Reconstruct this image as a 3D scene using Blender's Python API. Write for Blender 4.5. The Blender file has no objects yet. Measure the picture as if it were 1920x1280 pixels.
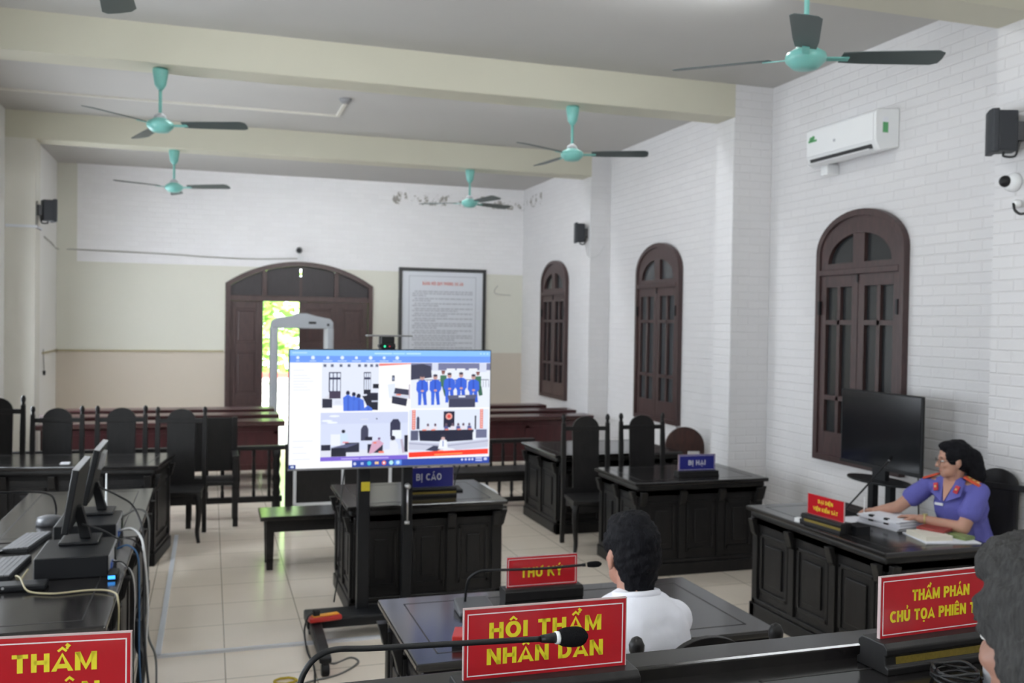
import bpy, bmesh, math, random
from mathutils import Vector, Matrix, Euler, noise
PI = math.pi
rnd = random.Random(7)
SC = bpy.context.scene
COL = SC.collection

# ------------------------------------------------------------------ camera, world, exposure
cam_d = bpy.data.cameras.new('camera')
cam = bpy.data.objects.new('camera', cam_d)
COL.objects.link(cam)
cam.matrix_world = Matrix(((0.95199866, -0.00856556, -0.30598232, 0),
                           (-0.30572526, 0.02298483, -0.9518423, 0),
                           (0.01518601, 0.99969912, 0.01926282, 2.055),
                           (0, 0, 0, 1))) @ Matrix.Rotation(PI, 4, 'X') @ Matrix.Rotation(PI, 4, 'X')
cam_d.sensor_width = 36
cam_d.lens = 33.0
cam_d.clip_start = 0.05
cam_d.dof.use_dof = True
cam_d.dof.focus_distance = 1.9
cam_d.dof.aperture_fstop = 6.0
SC.camera = cam

world = bpy.data.worlds.new('world')
SC.world = world
world.use_nodes = True
wb = world.node_tree.nodes['Background']
wb.inputs['Color'].default_value = (0.85, 0.93, 1.0, 1)
wb.inputs['Strength'].default_value = 4.0

sun_d = bpy.data.lights.new('sun', 'SUN')
sun = bpy.data.objects.new('sun', sun_d)
COL.objects.link(sun)
sun_d.energy = 16
sun_d.angle = 0.02
sun_d.color = (1.0, 0.96, 0.88)
sun.rotation_euler = (math.radians(38), math.radians(18), math.radians(10))
sun.location = (2, 24, 12)

vs = SC.view_settings
vs.view_transform = 'Standard'
vs.look = 'None'
vs.exposure = 0.45
vs.gamma = 1.0
vs.use_curve_mapping = False
try:
    SC.cycles.use_denoising = True
    SC.cycles.max_bounces = 10
    SC.cycles.diffuse_bounces = 6
    SC.cycles.glossy_bounces = 4
    SC.cycles.transmission_bounces = 6
    SC.cycles.sample_clamp_indirect = 6
    SC.cycles.caustics_reflective = False
    SC.cycles.caustics_refractive = False
except Exception:
    pass
TUBE = 92.0          # radiance of the fluorescent tubes
FILL = 12.0           # radiance of the glowing panes added on the unseen left wall
SCREEN = 0.78         # radiance of a white pixel on the display

# ------------------------------------------------------------------ materials
def new_mat(name):
    m = bpy.data.materials.new(name)
    m.use_nodes = True
    nt = m.node_tree
    return m, nt, nt.nodes['Principled BSDF']

def N(nt, typ, **kw):
    n = nt.nodes.new(typ)
    for k, v in kw.items():
        if k.startswith('i_'):
            n.inputs[k[2:].replace('_', ' ')].default_value = v
        else:
            setattr(n, k, v)
    return n

def L(nt, a, b):
    nt.links.new(a, b)

def mathn(nt, op, a, b=None, c=None):
    n = nt.nodes.new('ShaderNodeMath')
    n.operation = op
    for i, v in enumerate((a, b, c)):
        if v is None:
            continue
        if isinstance(v, (int, float)):
            n.inputs[i].default_value = v
        else:
            nt.links.new(v, n.inputs[i])
    return n.outputs[0]

def mixc(nt, fac, a, b):
    n = nt.nodes.new('ShaderNodeMix')
    n.data_type = 'RGBA'
    if isinstance(fac, (int, float)):
        n.inputs[0].default_value = fac
    else:
        nt.links.new(fac, n.inputs[0])
    for i, v in ((6, a), (7, b)):
        if isinstance(v, tuple):
            n.inputs[i].default_value = (*v, 1) if len(v) == 3 else v
        else:
            nt.links.new(v, n.inputs[i])
    return n.outputs[2]

def plain(name, col, rough=0.5, metal=0.0, spec=0.5, var=0.08, scale=6.0, bump=0.0, bscale=80.0, coat=0.0):
    """a procedural paint / plastic / metal: base colour with a little noise, optional fine bump"""
    m, nt, b = new_mat(name)
    tc = N(nt, 'ShaderNodeTexCoord')
    no = N(nt, 'ShaderNodeTexNoise')
    no.inputs['Scale'].default_value = scale
    no.inputs['Detail'].default_value = 4
    L(nt, tc.outputs['Object'], no.inputs['Vector'])
    lo = tuple(c * (1 - var) for c in col)
    hi = tuple(min(1, c * (1 + var)) for c in col)
    L(nt, mixc(nt, no.outputs['Fac'], lo, hi), b.inputs['Base Color'])
    b.inputs['Roughness'].default_value = rough
    b.inputs['Metallic'].default_value = metal
    b.inputs['Specular IOR Level'].default_value = spec
    b.inputs['Coat Weight'].default_value = coat
    if bump:
        n2 = N(nt, 'ShaderNodeTexNoise')
        n2.inputs['Scale'].default_value = bscale
        n2.inputs['Detail'].default_value = 6
        L(nt, tc.outputs['Object'], n2.inputs['Vector'])
        bp = N(nt, 'ShaderNodeBump')
        bp.inputs['Strength'].default_value = bump
        bp.inputs['Distance'].default_value = 0.01
        L(nt, n2.outputs['Fac'], bp.inputs['Height'])
        L(nt, bp.outputs['Normal'], b.inputs['Normal'])
    return m

def wood(name, dark, light, rough=0.28, scale=3.0, coat=0.25, spec=0.5):
    m, nt, b = new_mat(name)
    tc = N(nt, 'ShaderNodeTexCoord')
    mp = N(nt, 'ShaderNodeMapping')
    mp.inputs['Scale'].default_value = (scale, scale, scale * 0.25)
    L(nt, tc.outputs['Object'], mp.inputs['Vector'])
    no = N(nt, 'ShaderNodeTexNoise')
    no.inputs['Scale'].default_value = 6
    no.inputs['Detail'].default_value = 6
    no.inputs['Distortion'].default_value = 1.6
    L(nt, mp.outputs['Vector'], no.inputs['Vector'])
    rp = N(nt, 'ShaderNodeValToRGB')
    rp.color_ramp.elements[0].position = 0.3
    rp.color_ramp.elements[1].position = 0.75
    rp.color_ramp.elements[0].color = (*dark, 1)
    rp.color_ramp.elements[1].color = (*light, 1)
    L(nt, no.outputs['Fac'], rp.inputs['Fac'])
    L(nt, rp.outputs['Color'], b.inputs['Base Color'])
    b.inputs['Roughness'].default_value = rough
    b.inputs['Coat Weight'].default_value = coat
    b.inputs['Coat Roughness'].default_value = 0.15
    b.inputs['Specular IOR Level'].default_value = spec
    return m

def emit(name, col, strength):
    m = bpy.data.materials.new(name)
    m.use_nodes = True
    nt = m.node_tree
    b = nt.nodes['Principled BSDF']
    b.inputs['Base Color'].default_value = (*[c * 0.4 for c in col], 1)
    b.inputs['Emission Color'].default_value = (*col, 1)
    b.inputs['Emission Strength'].default_value = strength
    return m

def wall_material(name, mode):
    """white foam-brick wall covering in relief; mode 'far' keeps it to the upper band of the far wall
    and paints the rest; mode 'brick' is brick all over"""
    m, nt, b = new_mat(name)
    geo = N(nt, 'ShaderNodeNewGeometry')
    sep = N(nt, 'ShaderNodeSeparateXYZ')
    L(nt, geo.outputs['Position'], sep.inputs[0])
    X, Y, Z = sep.outputs
    u = mathn(nt, 'ADD', X, Y)
    cmb = N(nt, 'ShaderNodeCombineXYZ')
    L(nt, u, cmb.inputs[0])
    L(nt, Z, cmb.inputs[1])
    br = N(nt, 'ShaderNodeTexBrick')
    br.inputs['Scale'].default_value = 1.0
    br.inputs['Brick Width'].default_value = 0.23
    br.inputs['Row Height'].default_value = 0.077
    br.inputs['Mortar Size'].default_value = 0.008
    br.inputs['Mortar Smooth'].default_value = 1.0
    br.inputs['Bias'].default_value = 0.0
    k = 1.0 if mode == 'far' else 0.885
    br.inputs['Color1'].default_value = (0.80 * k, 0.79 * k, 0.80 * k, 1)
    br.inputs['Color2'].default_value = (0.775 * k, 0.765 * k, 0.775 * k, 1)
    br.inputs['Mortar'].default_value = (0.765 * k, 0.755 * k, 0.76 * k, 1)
    L(nt, cmb.outputs[0], br.inputs['Vector'])
    n1 = N(nt, 'ShaderNodeTexNoise')
    n1.inputs['Scale'].default_value = 14
    n1.inputs['Detail'].default_value = 5
    L(nt, geo.outputs['Position'], n1.inputs['Vector'])
    hgt = mathn(nt, 'SUBTRACT', mathn(nt, 'MULTIPLY', n1.outputs['Fac'], 0.55), mathn(nt, 'MULTIPLY', br.outputs['Fac'], 1.0))
    col = br.outputs['Color']
    n3 = N(nt, 'ShaderNodeTexNoise')
    n3.inputs['Scale'].default_value = 0.9
    n3.inputs['Detail'].default_value = 4
    L(nt, geo.outputs['Position'], n3.inputs['Vector'])
    if mode == 'far':
        up = mathn(nt, 'GREATER_THAN', Z, 2.895)
        inx = mathn(nt, 'GREATER_THAN', X, -1.93)
        mask = mathn(nt, 'MULTIPLY', up, inx)
        cream = mixc(nt, n3.outputs['Fac'], (0.62, 0.61, 0.54), (0.67, 0.66, 0.585))
        low = mathn(nt, 'LESS_THAN', Z, 1.54)
        paint = mixc(nt, low, cream, (0.55, 0.49, 0.42))
        col = mixc(nt, mask, paint, col)
        hgt = mathn(nt, 'MULTIPLY', hgt, mask)
    # damp stains under the ceiling near the far right corner
    n2 = N(nt, 'ShaderNodeTexNoise')
    n2.inputs['Scale'].default_value = 7.5
    n2.inputs['Detail'].default_value = 7
    n2.inputs['Roughness'].default_value = 0.7
    L(nt, geo.outputs['Position'], n2.inputs['Vector'])
    st = mathn(nt, 'GREATER_THAN', n2.outputs['Fac'], 0.555)
    for ax, lo, hi in ((Z, 4.02, 4.22), (X, 2.85, 9.0), (Y, 14.6, 20.0)):
        st = mathn(nt, 'MULTIPLY', st, mathn(nt, 'GREATER_THAN', ax, lo))
        st = mathn(nt, 'MULTIPLY', st, mathn(nt, 'LESS_THAN', ax, hi))
    col = mixc(nt, mathn(nt, 'MULTIPLY', st, 0.8), col, (0.20, 0.18, 0.15))
    L(nt, col, b.inputs['Base Color'])
    bp = N(nt, 'ShaderNodeBump')
    bp.inputs['Strength'].default_value = 0.45
    bp.inputs['Distance'].default_value = 0.010
    L(nt, hgt, bp.inputs['Height'])
    L(nt, bp.outputs['Normal'], b.inputs['Normal'])
    b.inputs['Roughness'].default_value = 0.55
    b.inputs['Specular IOR Level'].default_value = 0.3
    return m

def tile_material():
    m, nt, b = new_mat('ceramic_floor_tile')
    geo = N(nt, 'ShaderNodeNewGeometry')
    mp = N(nt, 'ShaderNodeMapping')
    mp.inputs['Location'].default_value = (-0.10, 0.44, 0)
    L(nt, geo.outputs['Position'], mp.inputs['Vector'])
    br = N(nt, 'ShaderNodeTexBrick')
    br.offset = 0.0
    br.inputs['Scale'].default_value = 1.0
    br.inputs['Brick Width'].default_value = 0.5
    br.inputs['Row Height'].default_value = 0.5
    br.inputs['Mortar Size'].default_value = 0.004
    br.inputs['Mortar Smooth'].default_value = 0.2
    br.inputs['Color1'].default_value = (0.90, 0.80, 0.68, 1)
    br.inputs['Color2'].default_value = (0.87, 0.775, 0.66, 1)
    br.inputs['Mortar'].default_value = (0.36, 0.31, 0.24, 1)
    L(nt, mp.outputs[0], br.inputs['Vector'])
    no = N(nt, 'ShaderNodeTexNoise')
    no.inputs['Scale'].default_value = 3
    no.inputs['Detail'].default_value = 6
    L(nt, geo.outputs['Position'], no.inputs['Vector'])
    L(nt, mixc(nt, mathn(nt, 'MULTIPLY', no.outputs['Fac'], 0.25), br.outputs['Color'], (0.50, 0.42, 0.33)), b.inputs['Base Color'])
    b.inputs['Roughness'].default_value = 0.15
    b.inputs['Specular IOR Level'].default_value = 0.8
    bp = N(nt, 'ShaderNodeBump')
    bp.invert = True
    bp.inputs['Strength'].default_value = 0.3
    bp.inputs['Distance'].default_value = 0.003
    L(nt, br.outputs['Fac'], bp.inputs['Height'])
    L(nt, bp.outputs['Normal'], b.inputs['Normal'])
    return m

def hair_material(name, c0, c1, rough=0.45):
    m, nt, b = new_mat(name)
    tc = N(nt, 'ShaderNodeTexCoord')
    mp = N(nt, 'ShaderNodeMapping')
    mp.inputs['Scale'].default_value = (60, 60, 14)
    L(nt, tc.outputs['Object'], mp.inputs['Vector'])
    no = N(nt, 'ShaderNodeTexNoise')
    no.inputs['Scale'].default_value = 4
    no.inputs['Detail'].default_value = 5
    L(nt, mp.outputs[0], no.inputs['Vector'])
    L(nt, mixc(nt, no.outputs['Fac'], c0, c1), b.inputs['Base Color'])
    bp = N(nt, 'ShaderNodeBump')
    bp.inputs['Strength'].default_value = 0.8
    bp.inputs['Distance'].default_value = 0.006
    L(nt, no.outputs['Fac'], bp.inputs['Height'])
    L(nt, bp.outputs['Normal'], b.inputs['Normal'])
    b.inputs['Roughness'].default_value = rough
    b.inputs['Specular IOR Level'].default_value = 0.08
    return m

def skin_material(name, col):
    m = plain(name, col, rough=0.5, var=0.10, scale=14, bump=0.08, bscale=160)
    b = m.node_tree.nodes['Principled BSDF']
    b.inputs['Subsurface Weight'].default_value = 0.12
    b.inputs['Subsurface Radius'].default_value = (0.02, 0.008, 0.005)
    b.inputs['Subsurface Scale'].default_value = 0.3
    return m

def vcol_emit(name):
    m = bpy.data.materials.new(name)
    m.use_nodes = True
    nt = m.node_tree
    b = nt.nodes['Principled BSDF']
    at = nt.nodes.new('ShaderNodeAttribute')
    at.attribute_name = 'pixel'
    nt.links.new(at.outputs['Color'], b.inputs['Emission Color'])
    b.inputs['Base Color'].default_value = (0.01, 0.01, 0.01, 1)
    b.inputs['Roughness'].default_value = 0.25
    b.inputs['Emission Strength'].default_value = SCREEN
    return m

def glass_dark(name, col, rough=0.12):
    m = plain(name, col, rough=rough, var=0.12, scale=2.0, spec=0.6)
    return m

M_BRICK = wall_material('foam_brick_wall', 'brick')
M_FAR = wall_material('far_wall_paint', 'far')
M_WHITE = plain('white_plaster', (0.74, 0.73, 0.71), 0.6, var=0.03, scale=2, spec=0.3)
M_CREAM = plain('cream_beam_paint', (0.58, 0.56, 0.46), 0.55, var=0.04, scale=1.5, spec=0.3)
M_GREYP = plain('greyish_plaster', (0.66, 0.64, 0.58), 0.6, var=0.05, scale=2, spec=0.3)
M_CEIL = plain('ceiling_paint', (0.50, 0.49, 0.475), 0.7, var=0.03, scale=1.5, spec=0.2)
M_FLOOR = tile_material()
M_SKIRT = plain('red_brown_skirting_tile', (0.22, 0.11, 0.07), 0.3, var=0.15, scale=8)
M_DARK = wood('black_lacquered_wood', (0.0085, 0.008, 0.0084), (0.0145, 0.0135, 0.0135), rough=0.42, coat=0.0, spec=0.28)
M_TOP = wood('dark_tabletop_wood', (0.009, 0.008, 0.0085), (0.017, 0.0155, 0.0155), rough=0.16, coat=0.0, spec=0.6)
M_INLAY = plain('inlay_groove', (0.006, 0.005, 0.005), 0.5)
M_RED = wood('dark_red_pew_wood', (0.030, 0.0075, 0.0085), (0.058, 0.014, 0.017), rough=0.32)
M_SHUT = wood('brown_shutter_wood', (0.034, 0.0165, 0.0165), (0.060, 0.030, 0.029), rough=0.42, coat=0.1)
M_LUN = wood('dark_lunette_wood', (0.016, 0.012, 0.015), (0.026, 0.019, 0.023), rough=0.5, coat=0.0)
M_CHROUND = wood('red_brown_chair_wood', (0.022, 0.008, 0.006), (0.06, 0.018, 0.012), rough=0.3)
M_GLASS = glass_dark('dull_window_glass', (0.050, 0.055, 0.060), 0.22)
M_GLASSD = glass_dark('dark_window_glass', (0.020, 0.022, 0.024), 0.18)
M_TEAL = plain('teal_enamel', (0.19, 0.49, 0.445), 0.3, var=0.05, spec=0.5)
M_BLADE = plain('dark_green_fan_blade', (0.055, 0.075, 0.075), 0.4, var=0.1)
M_BLACKP = plain('black_plastic', (0.0075, 0.008, 0.0095), 0.42, var=0.1, spec=0.3)
M_SPEAK = plain('charcoal_speaker_plastic', (0.020, 0.023, 0.030), 0.55, var=0.1, bump=0.2, bscale=300)
M_FOAM = plain('black_foam', (0.008, 0.008, 0.009), 0.95, var=0.3, scale=300, bump=0.6, bscale=420, spec=0.1)
M_METAL = plain('brushed_metal', (0.55, 0.55, 0.56), 0.35, metal=0.9, var=0.06)
M_DARKM = plain('dark_metal', (0.02, 0.02, 0.023), 0.35, metal=0.6, var=0.1)
M_WHITEP = plain('white_plastic', (0.82, 0.83, 0.84), 0.3, var=0.02)
M_LGREY = plain('light_grey_plastic', (0.46, 0.47, 0.49), 0.4, var=0.04)
M_DGREY = plain('dark_grey_plastic', (0.085, 0.087, 0.095), 0.35, var=0.05)
M_GATE = plain('gate_grey_panel', (0.30, 0.315, 0.34), 0.45, var=0.04)
M_PALEC = plain('pale_grey_cable', (0.36, 0.355, 0.33), 0.6)
M_MGREY = plain('mid_grey_plastic', (0.20, 0.20, 0.21), 0.45, var=0.06)
M_STEEL = plain('white_steel_tube', (0.62, 0.63, 0.65), 0.3, var=0.04)
M_SIGNR = plain('red_acrylic', (0.47, 0.016, 0.024), 0.14, var=0.03, coat=0.3)
M_SIGNB = plain('blue_acrylic', (0.025, 0.028, 0.20), 0.2, var=0.03, coat=0.2)
M_YELL = plain('yellow_lettering', (0.78, 0.66, 0.025), 0.4, var=0.03)
M_WLET = plain('white_lettering', (0.70, 0.70, 0.74), 0.4, var=0.03)
M_WLINE = plain('white_border_line', (0.82, 0.76, 0.76), 0.4, var=0.02)
M_ACRYL = plain('pale_acrylic_edge', (0.55, 0.42, 0.42), 0.2, var=0.03)
M_GOLD = plain('tarnished_gold_strip', (0.22, 0.16, 0.03), 0.45, metal=0.3, var=0.35, scale=150)
M_PAPER = plain('white_paper', (0.80, 0.81, 0.86), 0.7, var=0.03)
M_PAPER2 = plain('cream_paper', (0.70, 0.66, 0.56), 0.7, var=0.03)
M_BLUEP = plain('blue_plastic', (0.03, 0.12, 0.50), 0.35)
M_CYAN = emit('blue_indicator_light', (0.05, 0.35, 1.0), 1.5)
M_GREENL = emit('green_indicator_light', (0.02, 0.8, 0.35), 1.2)
M_REDL = emit('red_indicator_light', (0.7, 0.03, 0.08), 0.35)
M_FILL = emit('added_fill_pane', (0.86, 0.93, 1.0), FILL)  # glow of the added left-wall windows, fill light only
M_TUBE = emit('fluorescent_tube', (0.93, 0.97, 1.0), TUBE)
M_SCREEN = vcol_emit('lit_display')
M_SKIN1 = skin_material('skin_woman', (0.46, 0.25, 0.18))
M_SKIN2 = skin_material('skin_man', (0.40, 0.20, 0.145))
M_SKIN3 = skin_material('skin_older_man', (0.27, 0.14, 0.10))
M_HAIRB = hair_material('black_hair', (0.004, 0.004, 0.0055), (0.011, 0.011, 0.014), 0.55)
M_HAIRG = hair_material('grey_hair', (0.014, 0.014, 0.014), (0.075, 0.073, 0.072), 0.7)
M_SHIRTW = plain('white_shirt_cloth', (0.82, 0.83, 0.90), 0.8, var=0.03, bump=0.1, bscale=30)
M_SHIRTB = plain('violet_blue_shirt_cloth', (0.10, 0.10, 0.37), 0.8, var=0.06, bump=0.15, bscale=30)
M_TROUS = plain('dark_trouser_cloth', (0.02, 0.02, 0.028), 0.85)
M_EPAU = plain('orange_red_epaulette', (0.55, 0.06, 0.015), 0.6)
M_STAR = plain('pale_gold_star', (0.75, 0.60, 0.22), 0.4)
M_TABR = plain('red_collar_tab', (0.45, 0.02, 0.03), 0.6)
M_LIP = plain('lip', (0.30, 0.075, 0.075), 0.45)
M_EYEW = plain('eye_white', (0.7, 0.68, 0.66), 0.2)
M_CAB_W = plain('white_cable', (0.60, 0.60, 0.60), 0.5)
M_CAB_Y = plain('yellowed_cable', (0.38, 0.33, 0.20), 0.5)
M_CAB_G = plain('grey_cable', (0.13, 0.13, 0.125), 0.5)
M_CAB_K = plain('black_cable', (0.015, 0.015, 0.016), 0.5)
M_CAB_B = plain('blue_cable', (0.03, 0.10, 0.22), 0.5)
M_CAB_O = plain('bright_yellow_cable', (0.50, 0.36, 0.02), 0.5)
M_PSTRIP = plain('red_plastic', (0.45, 0.025, 0.02), 0.4)
M_PSTRIPY = plain('orange_yellow_plastic', (0.75, 0.33, 0.03), 0.4)
M_STICK = plain('yellow_sticker', (0.55, 0.45, 0.02), 0.6, var=0.15, scale=80)
M_GREEN = plain('leaf_green', (0.33, 0.56, 0.12), 0.6, var=0.4, scale=3)
M_BARK = plain('bark', (0.10, 0.07, 0.05), 0.9, var=0.3)
M_GROUND = plain('pale_paving', (0.62, 0.60, 0.55), 0.8)
M_EXTW = plain('white_masonry', (0.80, 0.80, 0.78), 0.8)
M_EXTR = plain('red_coping', (0.55, 0.09, 0.07), 0.7)
M_TRUNK = plain('white_trunking', (0.66, 0.68, 0.72), 0.4, var=0.04)
M_PRINTG = plain('grey_print', (0.44, 0.45, 0.50), 0.7)
M_PRINTR = plain('red_print', (0.55, 0.10, 0.08), 0.7)
M_FRAMEB = plain('dark_picture_frame', (0.030, 0.030, 0.032), 0.4)
M_BOARD = plain('pale_notice_board', (0.66, 0.68, 0.73), 0.35, var=0.02)
M_STICKG = plain('green_sticker', (0.10, 0.36, 0.14), 0.5)
M_SLOT = plain('dark_slot', (0.012, 0.012, 0.014), 0.5)
M_GOLDW = plain('yellow_metal', (0.60, 0.52, 0.24), 0.3, metal=0.7)
M_BOOKR = plain('red_book_cover', (0.25, 0.03, 0.025), 0.5)
M_BOOKG = plain('green_notepad', (0.20, 0.26, 0.10), 0.6)
M_TVOFF = plain('switched_off_screen', (0.008, 0.009, 0.011), 0.12, var=0.05)
M_CLOTHP = plain('phone_white', (0.72, 0.73, 0.75), 0.25)

# ------------------------------------------------------------------ mesh building
def mtx(o):
    m = Matrix.LocRotScale(o.location, o.rotation_euler, o.scale)
    return mtx(o.parent) @ m if o.parent else m

class MB:
    def __init__(self, M=None):
        self.bm = bmesh.new()
        self.M = M or Matrix.Identity(4)
    def _v(self, co):
        return self.bm.verts.new(self.M @ Vector(co))
    def face(self, pts):
        return self.bm.faces.new([self._v(p) for p in pts])
    def box(self, x0, x1, y0, y1, z0, z1):
        v = [self._v((x, y, z)) for z in (z0, z1) for y in (y0, y1) for x in (x0, x1)]
        for f in ((0, 2, 3, 1), (4, 5, 7, 6), (0, 1, 5, 4), (2, 6, 7, 3), (0, 4, 6, 2), (1, 3, 7, 5)):
            self.bm.faces.new([v[i] for i in f])
        return self
    def loft(self, rings, cap=True, closed=True):
        vs_ = [[self._v(p) for p in r] for r in rings]
        n = len(vs_[0])
        for a, b in zip(vs_, vs_[1:]):
            for i in range(n if closed else n - 1):
                j = (i + 1) % n
                try:
                    self.bm.faces.new((a[i], a[j], b[j], b[i]))
                except ValueError:
                    pass
        if cap:
            self.bm.faces.new(list(reversed(vs_[0])))
            self.bm.faces.new(vs_[-1])
        return self
    def cyl(self, p0, p1, r0, r1=None, seg=16):
        return self.tube([p0, p1], [r0, r0 if r1 is None else r1], seg)
    def tube(self, pts, r, seg=8):
        pts = [Vector(p) for p in pts]
        rr = r if isinstance(r, (list, tuple)) else [r] * len(pts)
        tan = []
        for i in range(len(pts)):
            a = pts[max(0, i - 1)]
            b = pts[min(len(pts) - 1, i + 1)]
            t = b - a
            tan.append(t.normalized() if t.length > 1e-9 else Vector((0, 0, 1)))
        ref = Vector((0, 0, 1)) if abs(tan[0].z) < 0.9 else Vector((1, 0, 0))
        nrm = (ref - tan[0] * ref.dot(tan[0])).normalized()
        rings = []
        for p, t, q in zip(pts, tan, rr):
            nrm = nrm - t * nrm.dot(t)
            nrm = nrm.normalized() if nrm.length > 1e-6 else t.orthogonal().normalized()
            bn = t.cross(nrm)
            rings.append([p + (nrm * math.cos(2 * PI * k / seg) + bn * math.sin(2 * PI * k / seg)) * q for k in range(seg)])
        return self.loft(rings)
    def lathe(self, prof, org=(0, 0, 0), seg=20, R=None):
        R = R or Matrix.Identity(3)
        o = Vector(org)
        rings = [[o + R @ Vector((max(r, 1e-4) * math.cos(2 * PI * k / seg), max(r, 1e-4) * math.sin(2 * PI * k / seg), z)) for k in range(seg)] for r, z in prof]
        return self.loft(rings)
    def prism(self, outline, fn, w0, w1):
        """outline: 2-D polygon; fn(u, v, w) -> 3-D point"""
        a = [self._v(fn(u, v, w0)) for u, v in outline]
        b = [self._v(fn(u, v, w1)) for u, v in outline]
        n = len(a)
        fs = [self.bm.faces.new(list(reversed(a))), self.bm.faces.new(b)]
        for i in range(n):
            j = (i + 1) % n
            self.bm.faces.new((a[i], a[j], b[j], b[i]))
        for f in fs:
            f.normal_update()
        bmesh.ops.triangulate(self.bm, faces=fs, ngon_method='EAR_CLIP')
        return self
    def ell(self, c, r, seg=16, R=None):
        R = R or Matrix.Identity(3)
        c = Vector(c)
        r = (r, r, r) if isinstance(r, (int, float)) else r
        n = max(6, seg // 2)
        rings = []
        for i in range(n + 1):
            th = PI * i / n
            s = max(math.sin(th), 1e-3)
            rings.append([c + R @ Vector((r[0] * s * math.cos(2 * PI * k / seg), r[1] * s * math.sin(2 * PI * k / seg), -r[2] * math.cos(th))) for k in range(seg)])
        return self.loft(rings)
    def build(self, name, mat, parent=None, smooth=False, bevel=0.0, seg=2, local=False):
        bm = self.bm
        bmesh.ops.recalc_face_normals(bm, faces=bm.faces)
        if parent is not None and not local:
            bm.transform(mtx(parent).inverted())
        me = bpy.data.meshes.new(name)
        bm.to_mesh(me)
        bm.free()
        me.materials.append(mat)
        if smooth:
            for p in me.polygons:
                p.use_smooth = True
        o = bpy.data.objects.new(name, me)
        COL.objects.link(o)
        if parent is not None:
            o.parent = parent
        if bevel:
            mod = o.modifiers.new('bevel', 'BEVEL')
            mod.width = bevel
            mod.segments = seg
            mod.limit_method = 'ANGLE'
            mod.angle_limit = math.radians(40)
        return o

def arcpts(cx, cy, r, a0, a1, n, ry=None):
    ry = ry or r
    return [(cx + r * math.cos(math.radians(a0 + (a1 - a0) * i / n)), cy + ry * math.sin(math.radians(a0 + (a1 - a0) * i / n))) for i in range(n + 1)]

def spline(pts, n=8):
    P = [Vector(p) for p in pts]
    P = [P[0] * 2 - P[1]] + P + [P[-1] * 2 - P[-2]]
    out = []
    for i in range(1, len(P) - 2):
        p0, p1, p2, p3 = P[i - 1:i + 3]
        for k in range(n):
            t = k / n
            out.append(0.5 * ((2 * p1) + (p2 - p0) * t + (2 * p0 - 5 * p1 + 4 * p2 - p3) * t * t + (3 * p1 - p0 - 3 * p2 + p3) * t ** 3))
    out.append(P[-2])
    return out

def tag(o, label, cat, group=None, kind=None):
    o['label'] = label
    o['category'] = cat
    if group:
        o['group'] = group
    if kind:
        o['kind'] = kind
    return o

def thing(name, label, cat, loc=(0, 0, 0), rz=0.0, group=None):
    o = bpy.data.objects.new(name, None)
    COL.objects.link(o)
    o.empty_display_size = 0.1
    o.location = loc
    o.rotation_euler = (0, 0, rz)
    return tag(o, label, cat, group)

def struct(o):
    o['kind'] = 'structure'
    return o

def plab(o, label):
    o['label'] = label
    return o

def dup(root, loc, rz, label, group=None, sz=1.0):
    def cp(o, par):
        c = o.copy()
        COL.objects.link(c)
        c.parent = par
        for ch in list(o.children):
            cp(ch, c)
        return c
    r = cp(root, None)
    r.location = loc
    r.rotation_euler = (0, 0, rz)
    r.scale = (1, 1, sz)
    r['label'] = label
    if group:
        r['group'] = group
    return r

# ------------------------------------------------------------------ lettering: bold capitals from strokes
def _arc(cx, cy, rx, ry, a0, a1, n=10):
    return arcpts(cx, cy, rx, a0, a1, n, ry)

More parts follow.
